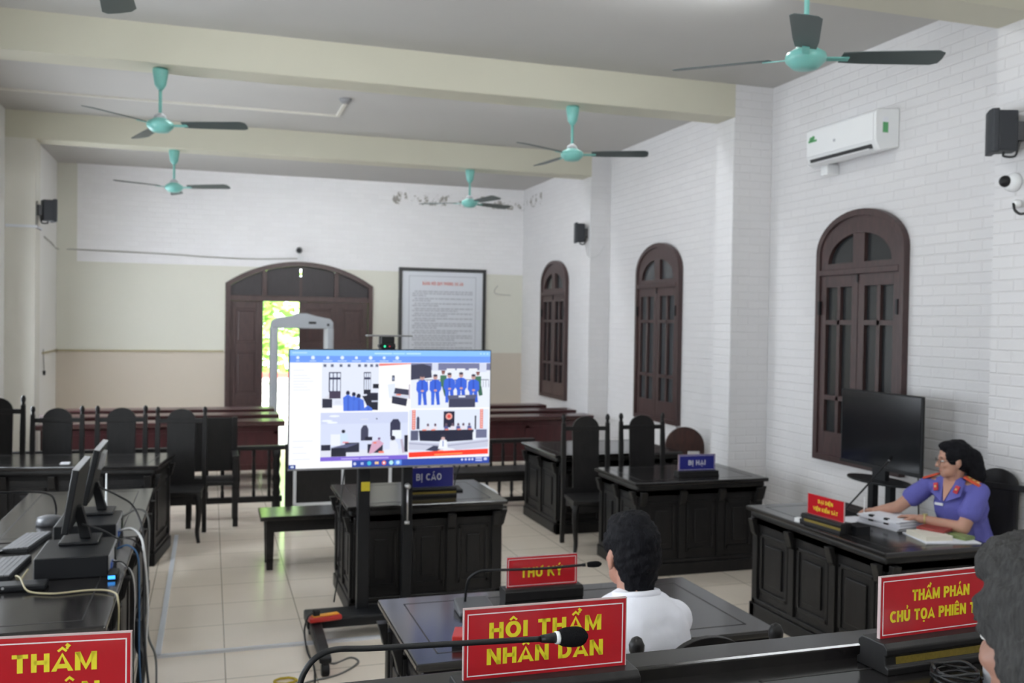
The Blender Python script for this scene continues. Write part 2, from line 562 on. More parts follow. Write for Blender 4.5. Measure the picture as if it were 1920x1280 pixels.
T = 0.20   # stroke width in cap heights
h_ = T / 2
GLYPH = {
    'A': (0.80, [[(0.05, -0.06), (0.40, 1.02), (0.75, -0.06)], [(0.20, 0.27), (0.60, 0.27)]]),
    'B': (0.68, [[(h_, 0), (h_, 1)], [(h_, 1 - h_), (0.38, 1 - h_)] + _arc(0.38, 0.715, 0.19, 0.185, 90, -90)[1:] + [(h_, 0.53)], [(0.38, 0.53)] + _arc(0.38, 0.315, 0.21, 0.215, 90, -90)[1:] + [(h_, h_)]]),
    'C': (0.72, [_arc(0.42, 0.5, 0.32, 0.41, 50, 310, 18)]),
    'D': (0.74, [[(h_, 0), (h_, 1)], [(h_, 1 - h_), (0.30, 1 - h_)] + _arc(0.30, 0.5, 0.33, 0.40, 90, -90, 14)[1:] + [(h_, h_)]]),
    'E': (0.60, [[(h_, 0), (h_, 1)], [(h_, 1 - h_), (0.58, 1 - h_)], [(h_, 0.5), (0.53, 0.5)], [(h_, h_), (0.59, h_)]]),
    'G': (0.76, [_arc(0.42, 0.5, 0.32, 0.41, 50, 330, 18) + [(0.69, 0.46)], [(0.42, 0.46), (0.76, 0.46)]]),
    'H': (0.72, [[(h_, 0), (h_, 1)], [(0.72 - h_, 0), (0.72 - h_, 1)], [(h_, 0.52), (0.72 - h_, 0.52)]]),
    'I': (0.22, [[(0.11, 0), (0.11, 1)]]),
    'K': (0.76, [[(h_, 0), (h_, 1)], [(0.14, 0.40), (0.64, 1.06)], [(0.30, 0.58), (0.68, -0.06)]]),
    'M': (0.88, [[(h_, 0), (h_, 1)], [(0.88 - h_, 0), (0.88 - h_, 1)], [(h_, 1.02), (0.44, 0.10), (0.88 - h_, 1.02)]]),
    'N': (0.74, [[(h_, 0), (h_, 1)], [(0.74 - h_, 0), (0.74 - h_, 1)], [(h_, 1.02), (0.74 - h_, -0.02)]]),
    'O': (0.80, [_arc(0.40, 0.5, 0.30, 0.41, 0, 360, 24)]),
    'P': (0.66, [[(h_, 0), (h_, 1)], [(h_, 1 - h_), (0.36, 1 - h_)] + _arc(0.36, 0.68, 0.20, 0.22, 90, -90)[1:] + [(h_, 0.46)]]),
    'Q': (0.80, [_arc(0.40, 0.5, 0.30, 0.41, 0, 360, 24), [(0.46, 0.28), (0.74, -0.02)]]),
    'S': (0.66, [_arc(0.33, 0.715, 0.21, 0.195, 35, 270, 12) + _arc(0.33, 0.30, 0.23, 0.21, 90, -145, 12)[1:]]),
    'T': (0.66, [[(0.33, 0), (0.33, 1)], [(0.0, 1 - h_), (0.66, 1 - h_)]]),
    'U': (0.72, [[(h_, 1), (h_, 0.36)] + _arc(0.36, 0.36, 0.26, 0.27, 180, 360, 12)[1:] + [(0.72 - h_, 1)]]),
    'V': (0.76, [[(0.06, 1.06), (0.38, 0.0), (0.70, 1.06)]]),
    'X': (0.74, [[(0.06, -0.06), (0.68, 1.06)], [(0.68, -0.06), (0.06, 1.06)]]),
    'Y': (0.74, [[(0.06, 1.06), (0.37, 0.46), (0.68, 1.06)], [(0.37, 0.5), (0.37, 0)]]),
    ' ': (0.30, []),
}
MARK = {   # drawn about the letter's middle
    '^': [[(-0.20, 1.08), (0.0, 1.26), (0.20, 1.08)]],
    "'": [[(-0.06, 1.08), (0.12, 1.28)]],
    '`': [[(0.06, 1.08), (-0.12, 1.28)]],
    '?': [[(-0.05, 1.30), (0.0, 1.36), (0.07, 1.30), (0.0, 1.20), (0.0, 1.10)]],
    '6': [[(0.17, 1.36), (0.23, 1.44), (0.31, 1.37), (0.22, 1.27), (0.22, 1.18)]],   # hook beside a circumflex
    '.': [[(0.0, -0.12), (0.0, -0.26)]],
    '7': [[(0.22, 1.0), (0.42, 1.02), (0.46, 1.14)]],
    '-': [[(-0.40, 0.52), (-0.02, 0.52)]],
    '1': [[(0.14, 1.24), (0.30, 1.40)]],                                     # acute beside a circumflex
}
def ribbon(mb, pts, w, fn, z0, z1):
    P = [Vector((p[0], p[1])) for p in pts]
    closed = (P[0] - P[-1]).length < 1e-6
    n = len(P)
    left, right = [], []
    for i in range(n):
        if closed:
            a, b, c = P[(i - 1) % (n - 1)], P[i % (n - 1)], P[(i + 1) % (n - 1)]
        else:
            a, b, c = P[max(0, i - 1)], P[i], P[min(n - 1, i + 1)]
        d1 = (b - a).normalized() if (b - a).length > 1e-9 else (c - b).normalized()
        d2 = (c - b).normalized() if (c - b).length > 1e-9 else d1
        n1 = Vector((-d1.y, d1.x))
        n2 = Vector((-d2.y, d2.x))
        mm = (n1 + n2)
        mm = mm.normalized() if mm.length > 1e-6 else n1
        k = min(1.9, 1.0 / max(0.3, mm.dot(n1)))
        left.append(b + mm * (w / 2 * k))
        right.append(b - mm * (w / 2 * k))
    for i in range(n - 1):
        q = [left[i], left[i + 1], right[i + 1], right[i]]
        top = [mb._v(fn(p.x, p.y, z1)) for p in q]
        bot = [mb._v(fn(p.x, p.y, z0)) for p in q]
        mb.bm.faces.new(top)
        for j in range(4):
            k = (j + 1) % 4
            mb.bm.faces.new((bot[j], bot[k], top[k], top[j]))

def text_width(words, gap=0.14):
    w = 0
    for ch in words:
        w += GLYPH[ch[0]][0] + gap
    return w - gap

def letters(mb, words, cx, y, cap, width, fn, z0, z1, gap=0.14, tk=1.0):
    """words: list of glyph+marks strings, laid out about cx on baseline y, cap height cap, total width"""
    tot = text_width(words, gap)
    sx = width / tot
    x = cx - width / 2
    for ch in words:
        gw, strokes = GLYPH[ch[0]]
        lo = -1.0 if ch[0] == 'Q' else 0.0
        g = lambda u, v, w, x=x, lo=lo: fn(x + u * sx, y + min(1.0, max(lo, v)) * cap, w)
        for s in strokes:
            ribbon(mb, s, T * tk, g, z0, z1)
        for mk in ch[1:]:
            gm = lambda u, v, w, x=x, gw=gw: fn(x + (u * 0.9 + gw / 2) * sx, y + v * cap, w)
            for s in MARK[mk]:
                ribbon(mb, s, 0.12 if mk != '.' else 0.2, gm, z0, z1)
        x += (gw + gap) * sx

TX_HOI = ['H', 'O^.', 'I', ' ', 'T', 'H', 'A^6', 'M']
TX_NHAN = ['N', 'H', 'A^', 'N', ' ', 'D', 'A^', 'N']
TX_TP = ['T', 'H', 'A^6', 'M', ' ', 'P', 'H', "A'", 'N']
TX_CT = ['C', 'H', 'U?', ' ', 'T', 'O.', 'A', ' ', 'P', 'H', 'I', 'E^', 'N', ' ', 'T', 'O`', 'A']
TX_TK = ['T', 'H', 'U7', ' ', 'K', "Y'"]
TX_BC = ['B', 'I.', ' ', 'C', "A'", 'O']
TX_BH = ['B', 'I.', ' ', 'H', 'A.', 'I']
TX_DD = ['D-', 'A.', 'I', ' ', 'D', 'I', 'E^.', 'N']
TX_VK = ['V', 'I', 'E^.', 'N', ' ', 'K', 'I', 'E^6', 'M', ' ', 'S', "A'", 'T']
TX_NQ = ['B', 'A?', 'N', 'G', ' ', 'N', 'O^.', 'I', ' ', 'Q', 'U', 'Y', ' ', 'P', 'H', 'O`', 'N', 'G', ' ', 'X', 'U7', ' ', "A'", 'N']

# ------------------------------------------------------------------ the room
XL, XR, YB, YF, ZC = -2.21, 5.17, -2.2, 15.54, 4.37
XPR = {0: 4.96, 1: 4.76, 2: 4.89}      # inner face of the right-hand pilasters
BY = {0: (4.66, 4.99), 1: (7.94, 8.27), 2: (11.80, 12.13)}
BZ = 4.06

struct(MB().box(XL - 0.2, XR + 0.2, YB - 0.2, YF + 0.2, -0.2, 0).build('floor', M_FLOOR))
struct(MB().box(XL - 0.2, XR + 0.2, YB - 0.2, YF + 0.2, ZC, ZC + 0.2).build('ceiling', M_CEIL))
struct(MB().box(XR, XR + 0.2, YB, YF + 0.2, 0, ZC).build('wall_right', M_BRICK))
struct(MB().box(XL - 0.2, XL, YB, YF + 0.2, 0, ZC).build('wall_left', M_WHITE))
struct(MB().box(XL, XR, YB - 0.2, YB, 0, ZC).build('wall_back', M_CREAM))
# far wall with the arched doorway cut out
DX0, DX1, DSPR, DTOP = 0.22, 2.56, 2.63, 3.00
dcx, dhw = (DX0 + DX1) / 2, (DX1 - DX0) / 2
rise = DTOP - DSPR
Rr = (dhw ** 2 + rise ** 2) / (2 * rise)
acy = DTOP - Rr
ahalf = math.degrees(math.asin(dhw / Rr))
def door_arc(r, n=28, half=ahalf):
    return arcpts(dcx, acy, r, 90 + half, 90 - half, n)
out = [(XL, 0), (DX0, 0)] + door_arc(Rr) + [(DX1, 0), (XR, 0), (XR, ZC), (XL, ZC)]
struct(MB().prism(out, lambda u, v, w: (u, w, v), YF, YF + 0.22).build('wall_far', M_FAR))

for k, (y0, y1) in BY.items():
    o = MB().box(XL, XPR[k], y0, y1, BZ, ZC).build('beam', M_CREAM)
    struct(o)
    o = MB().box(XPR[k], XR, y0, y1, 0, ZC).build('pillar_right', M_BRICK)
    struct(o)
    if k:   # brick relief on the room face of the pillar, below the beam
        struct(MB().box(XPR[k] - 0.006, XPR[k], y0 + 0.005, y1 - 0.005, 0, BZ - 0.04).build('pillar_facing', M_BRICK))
    o = MB().box(XL, -1.90, y0, y1, 0, BZ).build('pillar_left', M_GREYP if k == 2 else M_WHITE)
    struct(o)
struct(MB().box(XL, XR, 0.95, 1.25, BZ, ZC).build('beam', M_CREAM))
sk = MB()
segs = [(YB, 4.66), (4.99, 7.94), (8.27, 11.80), (12.13, YF)]
for a, b in segs:
    sk.box(XR - 0.012, XR, a, b, 0, 0.12)
for k, (y0, y1) in BY.items():
    sk.box(XPR[k] - 0.018, XPR[k] - 0.006, y0 - 0.012, y1 + 0.012, 0, 0.12)
    sk.box(XPR[k] - 0.018, XR, y0 - 0.012, y0, 0, 0.12)
struct(sk.build('baseboard_right', M_SKIRT))

# raised platform the judges' bench stands on
struct(MB().box(XL + 0.02, XR - 0.02, YB + 0.02, 1.98, 0.0, 0.45).build('floor_platform', M_GREYP))

# ------------------------------------------------------------------ arched windows in the right wall
def window(n, y0, y1, z0, zs, zt, glass):
    """frame, two casements with bars, two lunette panes; u runs along -y so that u grows to the right in the photo"""
    cy, hw = (y0 + y1) / 2, (y1 - y0) / 2
    root = bpy.data.objects.new('window_%d' % n, None)
    COL.objects.link(root)
    root.location = (XR, cy, z0)
    struct(root)
    F = lambda u, v, w: (XR - w, cy - u, v)
    arc = lambda hw_, top_: arcpts(0, zs, hw_, 0, 180, 24, top_ - zs)
    outer = [(-hw, z0), (hw, z0)] + arc(hw, zt)
    t = 0.055
    inner = [(hw - t, z0 + t)] + arc(hw - t, zt - t) + [(-hw + t, z0 + t)]
    # frame as ring: outline with a hairline cut at the bottom
    ring = [(0.0005, z0), (hw, z0)] + arc(hw, zt) + [(-hw, z0), (-0.0005, z0), (-0.0005, z0 + t)] + \
           [(-hw + t, z0 + t)] + list(reversed(arc(hw - t, zt - t))) + [(hw - t, z0 + t), (0.0005, z0 + t)]
    MB().prism(ring, F, 0.0, 0.06).build('frame', M_SHUT, root, bevel=0.006)
    # backing of glass
    bk = MB()
    bk.prism([(-hw + t, z0 + t), (hw - t, z0 + t)] + arc(hw - t, zt - t), F, 0.004, 0.010)
    bk.build('glass', glass, root)
    zm = zs - 0.16          # meeting rail under the lunettes
    st = MB()
    # lunette sash with two quarter openings
    pz, qs, qt, hp_ = zs - 0.09, 0.10, 0.14, 0.072
    po = [(math.cos(PI * i / 24) * (hw - t), zs + math.sin(PI * i / 24) * (zt - t - zs)) for i in range(25)]
    pi_ = [(math.cos(PI * i / 24) * (hw - t - qs), pz + math.sin(PI * i / 24) * (zt - t - qt - pz)) for i in range(25)]
    for i in range(24):
        st.prism([po[i], po[i + 1], pi_[i + 1], pi_[i]], F, 0.010, 0.045)
    st.prism([(-hw + t, zm), (hw - t, zm), (hw - t, pz), (-hw + t, pz)], F, 0.010, 0.045)
    for sg in (-1, 1):
        st.prism([(sg * (hw - t), pz), (sg * (hw - t), zs), (sg * (hw - t - qs), pz)], F, 0.010, 0.045)
    st.prism([(-hp_, pz), (hp_, pz), (hp_, zt - t - qt - 0.004), (-hp_, zt - t - qt - 0.004)], F, 0.010, 0.045)
    st.build('lunette_sash', M_SHUT, root)
    MB().prism([(-hw + t, zm - 0.03), (hw - t, zm - 0.03), (hw - t, zm + 0.02), (-hw + t, zm + 0.02)], F, 0.01, 0.065).build('transom', M_SHUT, root, bevel=0.004)
    for s in (-1, 1):
        a, b = sorted((s * 0.004, s * (hw - t)))
        zb, zt2 = z0 + t, zm - 0.03
        cs = MB()
        R = lambda u0, u1, v0, v1, w0=0.010, w1=0.042: cs.prism([(u0, v0), (u1, v0), (u1, v1), (u0, v1)], F, w0, w1)
        sw = 0.075
        R(a, a + sw, zb, zt2)
        R(b - sw, b, zb, zt2)
        R(a + sw, b - sw, zt2 - 0.10, zt2)
        R(a + sw, b - sw, zb, zb + 0.20)
        H_ = zt2 - zb
        for f in (0.74, 0.32):
            R(a + sw, b - sw, zb + H_ * f - 0.02, zb + H_ * f + 0.02)
        mid = (a + b) / 2
        R(mid - 0.02, mid + 0.02, zb + 0.20, zt2 - 0.10)
        c = cs.build('casement', M_SHUT, root, bevel=0.003)
        MB().prism([(s * (hw - 0.062) - 0.012, zt2 - 0.34), (s * (hw - 0.062) + 0.012, zt2 - 0.34), (s * (hw - 0.062) + 0.012, zt2 - 0.22), (s * (hw - 0.062) - 0.012, zt2 - 0.22)], F, 0.04, 0.07).build('hinge', M_DARKM, c)
    b_ = MB()
    b_.cyl(F(0, zm - 0.10, 0.05), F(0, zm + 0.02, 0.05), 0.007, seg=8)
    b_.build('bolt', M_DARKM, root)
    return root
window(1, 6.01, 7.12, 0.90, 2.70, 3.05, M_GLASSD)
window(2, 9.69, 10.84, 0.90, 2.70, 3.05, M_GLASS)
window(3, 13.30, 14.43, 0.89, 2.70, 3.05, M_GLASSD)

# made-up glowing windows on the unseen left wall, added to brighten the room
for n, yc in ((4, 10.2), (5, 6.5), (6, 3.0), (7, -0.4), (8, 12.95)):
    root = struct(bpy.data.objects.new('window_%d' % n, None))
    COL.objects.link(root)
    root.location = (XL, yc, 0.95)
    MB().box(XL, XL + 0.015, yc - 0.52, yc + 0.52, 1.0, 2.85).build('fill_pane', M_FILL, root)
    fr = MB()
    for q in ((yc - 0.58, yc - 0.52, 0.94, 2.91), (yc + 0.52, yc + 0.58, 0.94, 2.91), (yc - 0.58, yc + 0.58, 0.94, 1.0), (yc - 0.58, yc + 0.58, 2.85, 2.91), (yc - 0.03, yc + 0.03, 1.0, 2.85), (yc - 0.52, yc + 0.52, 2.25, 2.31)):
        fr.box(XL, XL + 0.05, *q)
    fr.build('frame', M_SHUT, root)

# ------------------------------------------------------------------ arched doorway in the far wall
door = struct(bpy.data.objects.new('door_1', None))
COL.objects.link(door)
door.location = (dcx, YF, 0)
F = lambda u, v, w: (u, YF - 0.03 + w, v)
ft = 0.075
inn = door_arc(Rr - ft, half=math.degrees(math.asin((dhw - ft) / (Rr - ft))))
ring = [(DX0 + 0.002, 0), (DX0 + 0.002, DSPR - 0.001)] + door_arc(Rr - 0.003)[1:-1] + [(DX1 - 0.002, DSPR - 0.001), (DX1 - 0.002, 0), (DX1 - ft, 0)] + list(reversed(inn)) + [(DX0 + ft, 0)]
MB().prism(ring, F, 0.0, 0.16).build('frame', M_SHUT, door, bevel=0.006)
ZT = 2.39
MB().box(DX0 + ft, DX1 - ft, YF - 0.025, YF + 0.12, ZT - 0.04, ZT + 0.05).build('transom', M_SHUT, door, bevel=0.006)
def arch_z(x):
    return acy + math.sqrt(max(0, (Rr - ft) ** 2 - (x - dcx) ** 2)) - 0.002
for xa in (DX0 + 0.60, DX1 - 0.60):
    MB().box(xa - 0.035, xa + 0.035, YF - 0.02, YF + 0.10, ZT + 0.05, arch_z(xa)).build('mullion', M_SHUT, door, bevel=0.004)
def lunette(x0, x1):
    n = 8
    top = [(x0 + (x1 - x0) * i / n, arch_z(x0 + (x1 - x0) * i / n)) for i in range(n + 1)]
    pts = [(x1, ZT + 0.05), (x0, ZT + 0.05)] + top
    MB().prism(pts, lambda u, v, w: (u, YF + w, v), 0.03, 0.07).build('lunette_panel', M_LUN, door)
lunette(DX0 + ft, DX0 + 0.565)
lunette(DX0 + 0.635, dcx - 0.016)
lunette(dcx + 0.016, DX1 - 0.635)
lunette(DX1 - 0.565, DX1 - ft)
MB().box(dcx - 0.02, dcx + 0.02, YF + 0.025, YF + 0.075, ZT + 0.05, 2.76).build('lunette_stile', M_SHUT, door)
MB().box(dcx - 0.02, dcx + 0.02, YF + 0.025, YF + 0.075, 2.885, arch_z(dcx)).build('lunette_stile', M_SHUT, door)
def leaf(hx, hy, w, ang, name='door_leaf'):
    """panelled door leaf hinged at (hx, hy)"""
    M = Matrix.Translation((hx, hy, 0)) @ Matrix.Rotation(ang, 4, 'Z')
    z1 = ZT - 0.041
    b = MB(M)
    b.box(0, 0.09, 0, 0.045, 0.01, z1)
    b.box(w - 0.09, w, 0, 0.045, 0.01, z1)
    for a, c in ((0.01, 0.2), (0.72, 0.86), (1.55, 1.68), (z1 - 0.12, z1)):
        b.box(0.09, w - 0.09, 0, 0.045, a, c)
    b.box(0.09, w - 0.09, 0.014, 0.032, 0.2, z1 - 0.12)
    o = b.build(name, M_SHUT, door, bevel=0.004)
    p = MB(M)
    for a, c in ((0.2, 0.72), (0.86, 1.55), (1.68, z1 - 0.12)):
        p.box(0.125, w - 0.125, 0.004, 0.042, a + 0.04, c - 0.04)
    p.build('raised_panel', M_SHUT, o, bevel=0.01)
leaf(DX0 + ft - 0.001, YF + 0.02, 0.505, 0)
leaf(DX0 + ft + 0.51, YF + 0.065, 0.50, math.radians(88))
leaf(DX1 - ft - 0.50, YF + 0.02, 0.496, 0)
leaf(DX1 - ft - 1.115, YF + 0.02, 0.618, 0)
hk = MB()
hk.cyl((DX1 - ft - 1.06, YF - 0.03, 1.0), (DX1 - ft - 1.06, YF - 0.03, 1.18), 0.012, seg=8)
hk.box(DX1 - ft - 1.075, DX1 - ft - 1.045, YF - 0.03, YF + 0.02, 1.0, 1.02)
hk.box(DX1 - ft - 1.075, DX1 - ft - 1.045, YF - 0.03, YF + 0.02, 1.16, 1.18)
hk.build('door_handle', M_METAL, door)

# ------------------------------------------------------------------ outside, seen through the open leaf
struct(MB().box(-14, 18, YF + 0.22, 40, -0.25, -0.05).build('ground_outside', M_GROUND))
wl = MB()
wl.box(-8, 12, 21.0, 21.2, -0.05, 0.25)
for i in range(66):
    x = -8 + 0.15 + i * 0.30
    wl.lathe([(0.05, 0.25), (0.09, 0.36), (0.05, 0.5), (0.035, 0.6), (0.05, 0.70)], (x, 21.1, 0), 8)
wl.box(-8, 12, 20.98, 21.22, 0.70, 0.80)
wf = wl.build('balustrade', M_EXTW)
tag(wf, 'white baluster wall outside beyond the open door leaf', 'wall')
cp = MB().box(-8, 12, 20.96, 21.24, 0.80, 0.90).build('coping', M_EXTR, wf)
plab(cp, 'red coping along the top')
def tree(x, y, h, r, label):
    t = thing('tree', label, 'tree', (x, y, -0.05))
    MB().tube(spline([(x, y, -0.05), (x + 0.1, y, h * 0.4), (x - 0.1, y + 0.1, h * 0.75)], 6), [0.2 - 0.01 * i for i in range(13)], 10).build('trunk', M_BARK, t, smooth=True)
    lf = MB()
    rr = random.Random(int(x * 10) + 3)
    for i in range(1700):
        d = Vector((rr.gauss(0, 1), rr.gauss(0, 1), rr.gauss(0, 1))).normalized() * (rr.random() ** 0.45)
        c = Vector((x, y, h * 0.62)) + Vector((d.x * r, d.y * r, d.z * h * 0.55))
        if c.z < 0.1:
            continue
        a = Vector((rr.uniform(-1, 1), rr.uniform(-1, 1), rr.uniform(-0.6, 0.6))).normalized()
        b = a.orthogonal().normalized()
        s = rr.uniform(0.12, 0.26)
        lf.face([c - a * s, c + b * s * 0.45, c + a * s, c - b * s * 0.45])
    f = lf.build('foliage', M_GREEN, t)
    f['kind'] = 'stuff'
tree(0.9, 23.2, 4.6, 2.0, 'bright green leafy tree seen through the open door leaf')
tree(5.9, 27.0, 5.2, 2.2, 'leafy tree outside, further behind the closed door leaves')

# ------------------------------------------------------------------ fluorescent battens on the far faces of the beams
def batten(x, y, label, group):
    z = 4.335 if y == 5.55 else 4.20            # one pair sits on the ceiling itself, the rest on beam faces
    t = thing('fluorescent_light', label, 'light', (x, y, z), 0, group)
    if y == 5.55:
        MB().box(x - 0.62, x + 0.62, y - 0.035, y + 0.035, z - 0.015, ZC).build('batten', M_WHITEP, t, bevel=0.005)
        MB().cyl((x - 0.6, y, z - 0.035), (x + 0.6, y, z - 0.035), 0.016, seg=10).build('tube', M_TUBE, t, smooth=True)
    else:
        MB().box(x - 0.62, x + 0.62, y, y + 0.045, z - 0.035, z + 0.035).build('batten', M_WHITEP, t, bevel=0.005)
        MB().cyl((x - 0.6, y + 0.065, z - 0.02), (x + 0.6, y + 0.065, z - 0.02), 0.016, seg=10).build('tube', M_TUBE, t, smooth=True)
    for s in (-1, 1):
        yy = y - 0.06 if y == 5.55 else y
        MB().box(x + s * 0.61 - 0.012, x + s * 0.61 + 0.012, yy + 0.04, yy + 0.085, z - 0.055, z).build('end_cap', M_WHITEP, t)
G_L = 'tube lights behind the ceiling beams'
for y in (1.25, 5.55, 8.27, 12.13):
    for x in (0.45, 3.0 if y == 5.55 else 3.25):
        batten(x, y, 'white fluorescent tube light on the ceiling above the front desks' if y == 5.55 else 'extra white fluorescent tube light added behind a ceiling beam to brighten the far wall', 'tube lights above the front desks' if y == 5.55 else G_L)
batten(1.85, 12.13, 'extra white fluorescent tube light added behind a ceiling beam to brighten the far wall', G_L)  # third lamp in this row, added only to lift the far wall
batten(0.5, YB, 'white fluorescent tube light high on the back wall', 'tube lights on the back wall')
batten(3.2, YB, 'white fluorescent tube light high on the back wall', 'tube lights on the back wall')

# ------------------------------------------------------------------ ceiling fans
def fan(x, y, ztop, zhub, angs, label, tilt=0.0):
    t = thing('ceiling_fan', label, 'fan', (x, y, ztop), 0, 'teal ceiling fans')
    MB().lathe([(0.020, ztop - 0.17), (0.045, ztop - 0.13), (0.062, ztop - 0.02), (0.058, ztop)], (x, y, 0), 20).build('canopy', M_TEAL, t, smooth=True)
    MB().cyl((x, y, zhub + 0.05), (x, y, ztop - 0.13), 0.0135, seg=10).build('rod', M_TEAL, t, smooth=True)
    hb = MB().lathe([(0.03, zhub - 0.062), (0.065, zhub - 0.055), (0.102, zhub - 0.02), (0.106, zhub), (0.10, zhub + 0.02), (0.058, zhub + 0.045), (0.05, zhub + 0.052)], (x, y, 0), 28).build('motor_housing', M_TEAL, t, smooth=True)
    MB().lathe([(0.052, zhub + 0.045), (0.045, zhub + 0.075), (0.02, zhub + 0.095)], (x, y, 0), 18).build('collar', M_LGREY, hb, smooth=True)
    for a in angs:
        M = Matrix.Translation((x, y, zhub - 0.005)) @ Matrix.Rotation(math.radians(a), 4, 'Z') @ Matrix.Rotation(math.radians(-12), 4, 'X')
        ar = MB(M)
        ar.box(0.09, 0.22, -0.018, 0.018, -0.003, 0.003)
        arm = ar.build('blade_arm', M_TEAL, t)
        o = [(0.18, -0.055), (0.30, -0.066), (0.66, -0.078), (0.695, -0.055), (0.70, 0.0), (0.695, 0.05), (0.66, 0.072), (0.30, 0.062), (0.18, 0.05)]
        MB(M).prism(o, lambda u, v, w: (u, v, w + 0.25 * v * v - 0.0), 0.004, 0.009).build('blade', M_BLADE, t, bevel=0.001)
    return t
fan(-0.40, 8.11, BZ, 3.61, (-17, -135, 107), 'teal ceiling fan under the nearer beam, left side, blades still')
fan(3.16, 8.11, BZ, 3.62, (-23, -151, 97), 'teal ceiling fan under the nearer beam in front of the right wall')
fan(-0.43, 11.96, BZ, 3.62, (-26, -155, 89), 'small distant teal fan high before the far brick wall, above the closed door leaf')
fan(3.23, 11.96, BZ, 3.63, (26, -75, 146), 'small distant teal fan high before the far wall, near the framed notice')
fan(2.94, 4.22, ZC, 3.46, (-20, 138, -125), 'large near teal fan at the top above the air conditioner')
fan(-0.40, 4.02, ZC, 3.46, (91, -29, -149), 'nearest fan, only one dark blade tip showing at the top edge')

# ------------------------------------------------------------------ air conditioner
ac = thing('air_conditioner', 'white wall air conditioner above the nearest arched window', 'air conditioner', (XR, 6.62, 3.5))
y0, y1 = 6.16, 7.06
prof = [(XR, 3.49), (4.985, 3.455), (4.945, 3.53), (4.94, 3.76), (4.965, 3.785), (XR, 3.80)]
MB().prism(prof, lambda u, v, w: (u, w, v), y0, y1).build('casing', M_WHITEP, ac, bevel=0.012, seg=3)
MB().prism([(4.935, 3.535), (4.931, 3.75), (4.942, 3.75), (4.946, 3.535)], lambda u, v, w: (u, w, v), y0 + 0.02, y1 - 0.02).build('front_panel', M_WHITEP, ac, bevel=0.003)
MB().prism([(4.955, 3.487), (4.947, 3.512), (4.99, 3.512), (5.0, 3.47)], lambda u, v, w: (u, w, v), y0 + 0.06, y1 - 0.05).build('air_outlet', M_SLOT, ac)
MB().prism([(4.925, 3.468), (4.922, 3.474), (4.985, 3.452), (4.985, 3.446)], lambda u, v, w: (u, w, v), y0 + 0.05, y1 - 0.05).build('flap', M_WHITEP, ac)
st = MB()
st.box(4.928, 4.934, y1 - 0.16, y1 - 0.05, 3.655, 3.672)
st.lathe([(0.018, 0), (0.018, 0.006)], (4.928, y1 - 0.115, 3.69), 12, Matrix.Rotation(PI / 2, 3, 'Y'))
st.lathe([(0.022, 0), (0.022, 0.006)], (4.928, y1 - 0.085, 3.68), 12, Matrix.Rotation(PI / 2, 3, 'Y'))
plab(st.build('sticker', M_STICKG, ac), 'green leaf sticker')
MB().box(5.01, 5.06, y0 - 0.002, y0, 3.60, 3.68).build('energy_label', M_STICKG, ac)
MB().box(5.01, 5.06, y0 - 0.0025, y0, 3.68, 3.72).build('energy_label', M_PAPER, ac)
MB().cyl((4.929, 6.66, 3.62), (4.934, 6.66, 3.62), 0.012, seg=14).build('emblem', M_LGREY, ac)
MB().box(5.05, XR, 6.9, 7.0, 3.38, 3.47).build('pipe_cover', M_WHITEP, ac, bevel=0.006)

# ------------------------------------------------------------------ wall loudspeakers
def speaker(M, sx, sy, sz, label):
    """local: +x is the grille side, y the width, wall at x = 0"""
    t = thing('wall_speaker', label, 'speaker', M.to_translation(), M.to_euler().z, 'black wall loudspeakers')
    M = Matrix.Translation(M.to_translation()) @ Matrix.Rotation(M.to_euler().z, 4, 'Z')
    body = [(-sx * 0.5, -sy * 0.36), (sx * 0.25, -sy * 0.5), (sx * 0.25, sy * 0.5), (-sx * 0.5, sy * 0.36)]
    MB(M).prism(body, lambda u, v, w: (u, v, w), -sz * 0.46, sz * 0.46).build('cabinet', M_SPEAK, t, bevel=0.012, seg=3)
    gr = [(sx * 0.22, -sy * 0.54), (sx * 0.46, -sy * 0.50), (sx * 0.52, 0), (sx * 0.46, sy * 0.50), (sx * 0.22, sy * 0.54)]
    MB(M).prism(gr, lambda u, v, w: (u, v, w), -sz * 0.5, sz * 0.5).build('grille', M_SPEAK, t, bevel=0.012, seg=3)
    br = MB(M)
    br.tube(spline([(-sx * 0.1, 0, -sz * 0.46), (-sx * 0.1, 0, -sz * 0.55), (-sx * 0.5, 0, -sz * 0.55), (-sx * 0.62, 0, -sz * 0.3), (-sx * 0.75, 0, 0)], 4), 0.008, 6)
    br.box(-sx * 0.8, -sx * 0.5, -0.03, 0.03, -0.06, 0.06)
    br.build('bracket', M_DARKM, t)
    return t
def at(x, y, z, deg):
    return Matrix.Translation((x, y, z)) @ Matrix.Rotation(math.radians(deg), 4, 'Z')
speaker(at(4.84, 4.82, 3.333, 150), 0.165, 0.175, 0.28, 'large near black loudspeaker on the right pillar above the dome camera')
speaker(at(4.775, 11.93, 3.30, 165), 0.14, 0.17, 0.27, 'small black loudspeaker on the far right pillar between two arched windows')
speaker(at(-1.78, 11.95, 3.27, 20), 0.15, 0.20, 0.26, 'black loudspeaker on the left pillar, below the left fans')
tag(MB().tube(spline([(4.86, 11.90, 3.13), (4.87, 11.85, 3.0), (4.9, 11.79, 2.96), (5.0, 11.78, 3.0), (5.08, 11.78, 3.12)], 6), 0.006, 6).build('speaker_cable', M_CAB_W), 'thin pale cable drooping below the far right loudspeaker', 'cable')
tag(MB().tube([(-1.885, 11.84, 3.36), (-1.893, 11.83, 3.34), (-1.893, 11.83, 3.08)], 0.006, 6).build('speaker_cable', M_CAB_G), 'thin grey cable beside the left pillar loudspeaker', 'cable')

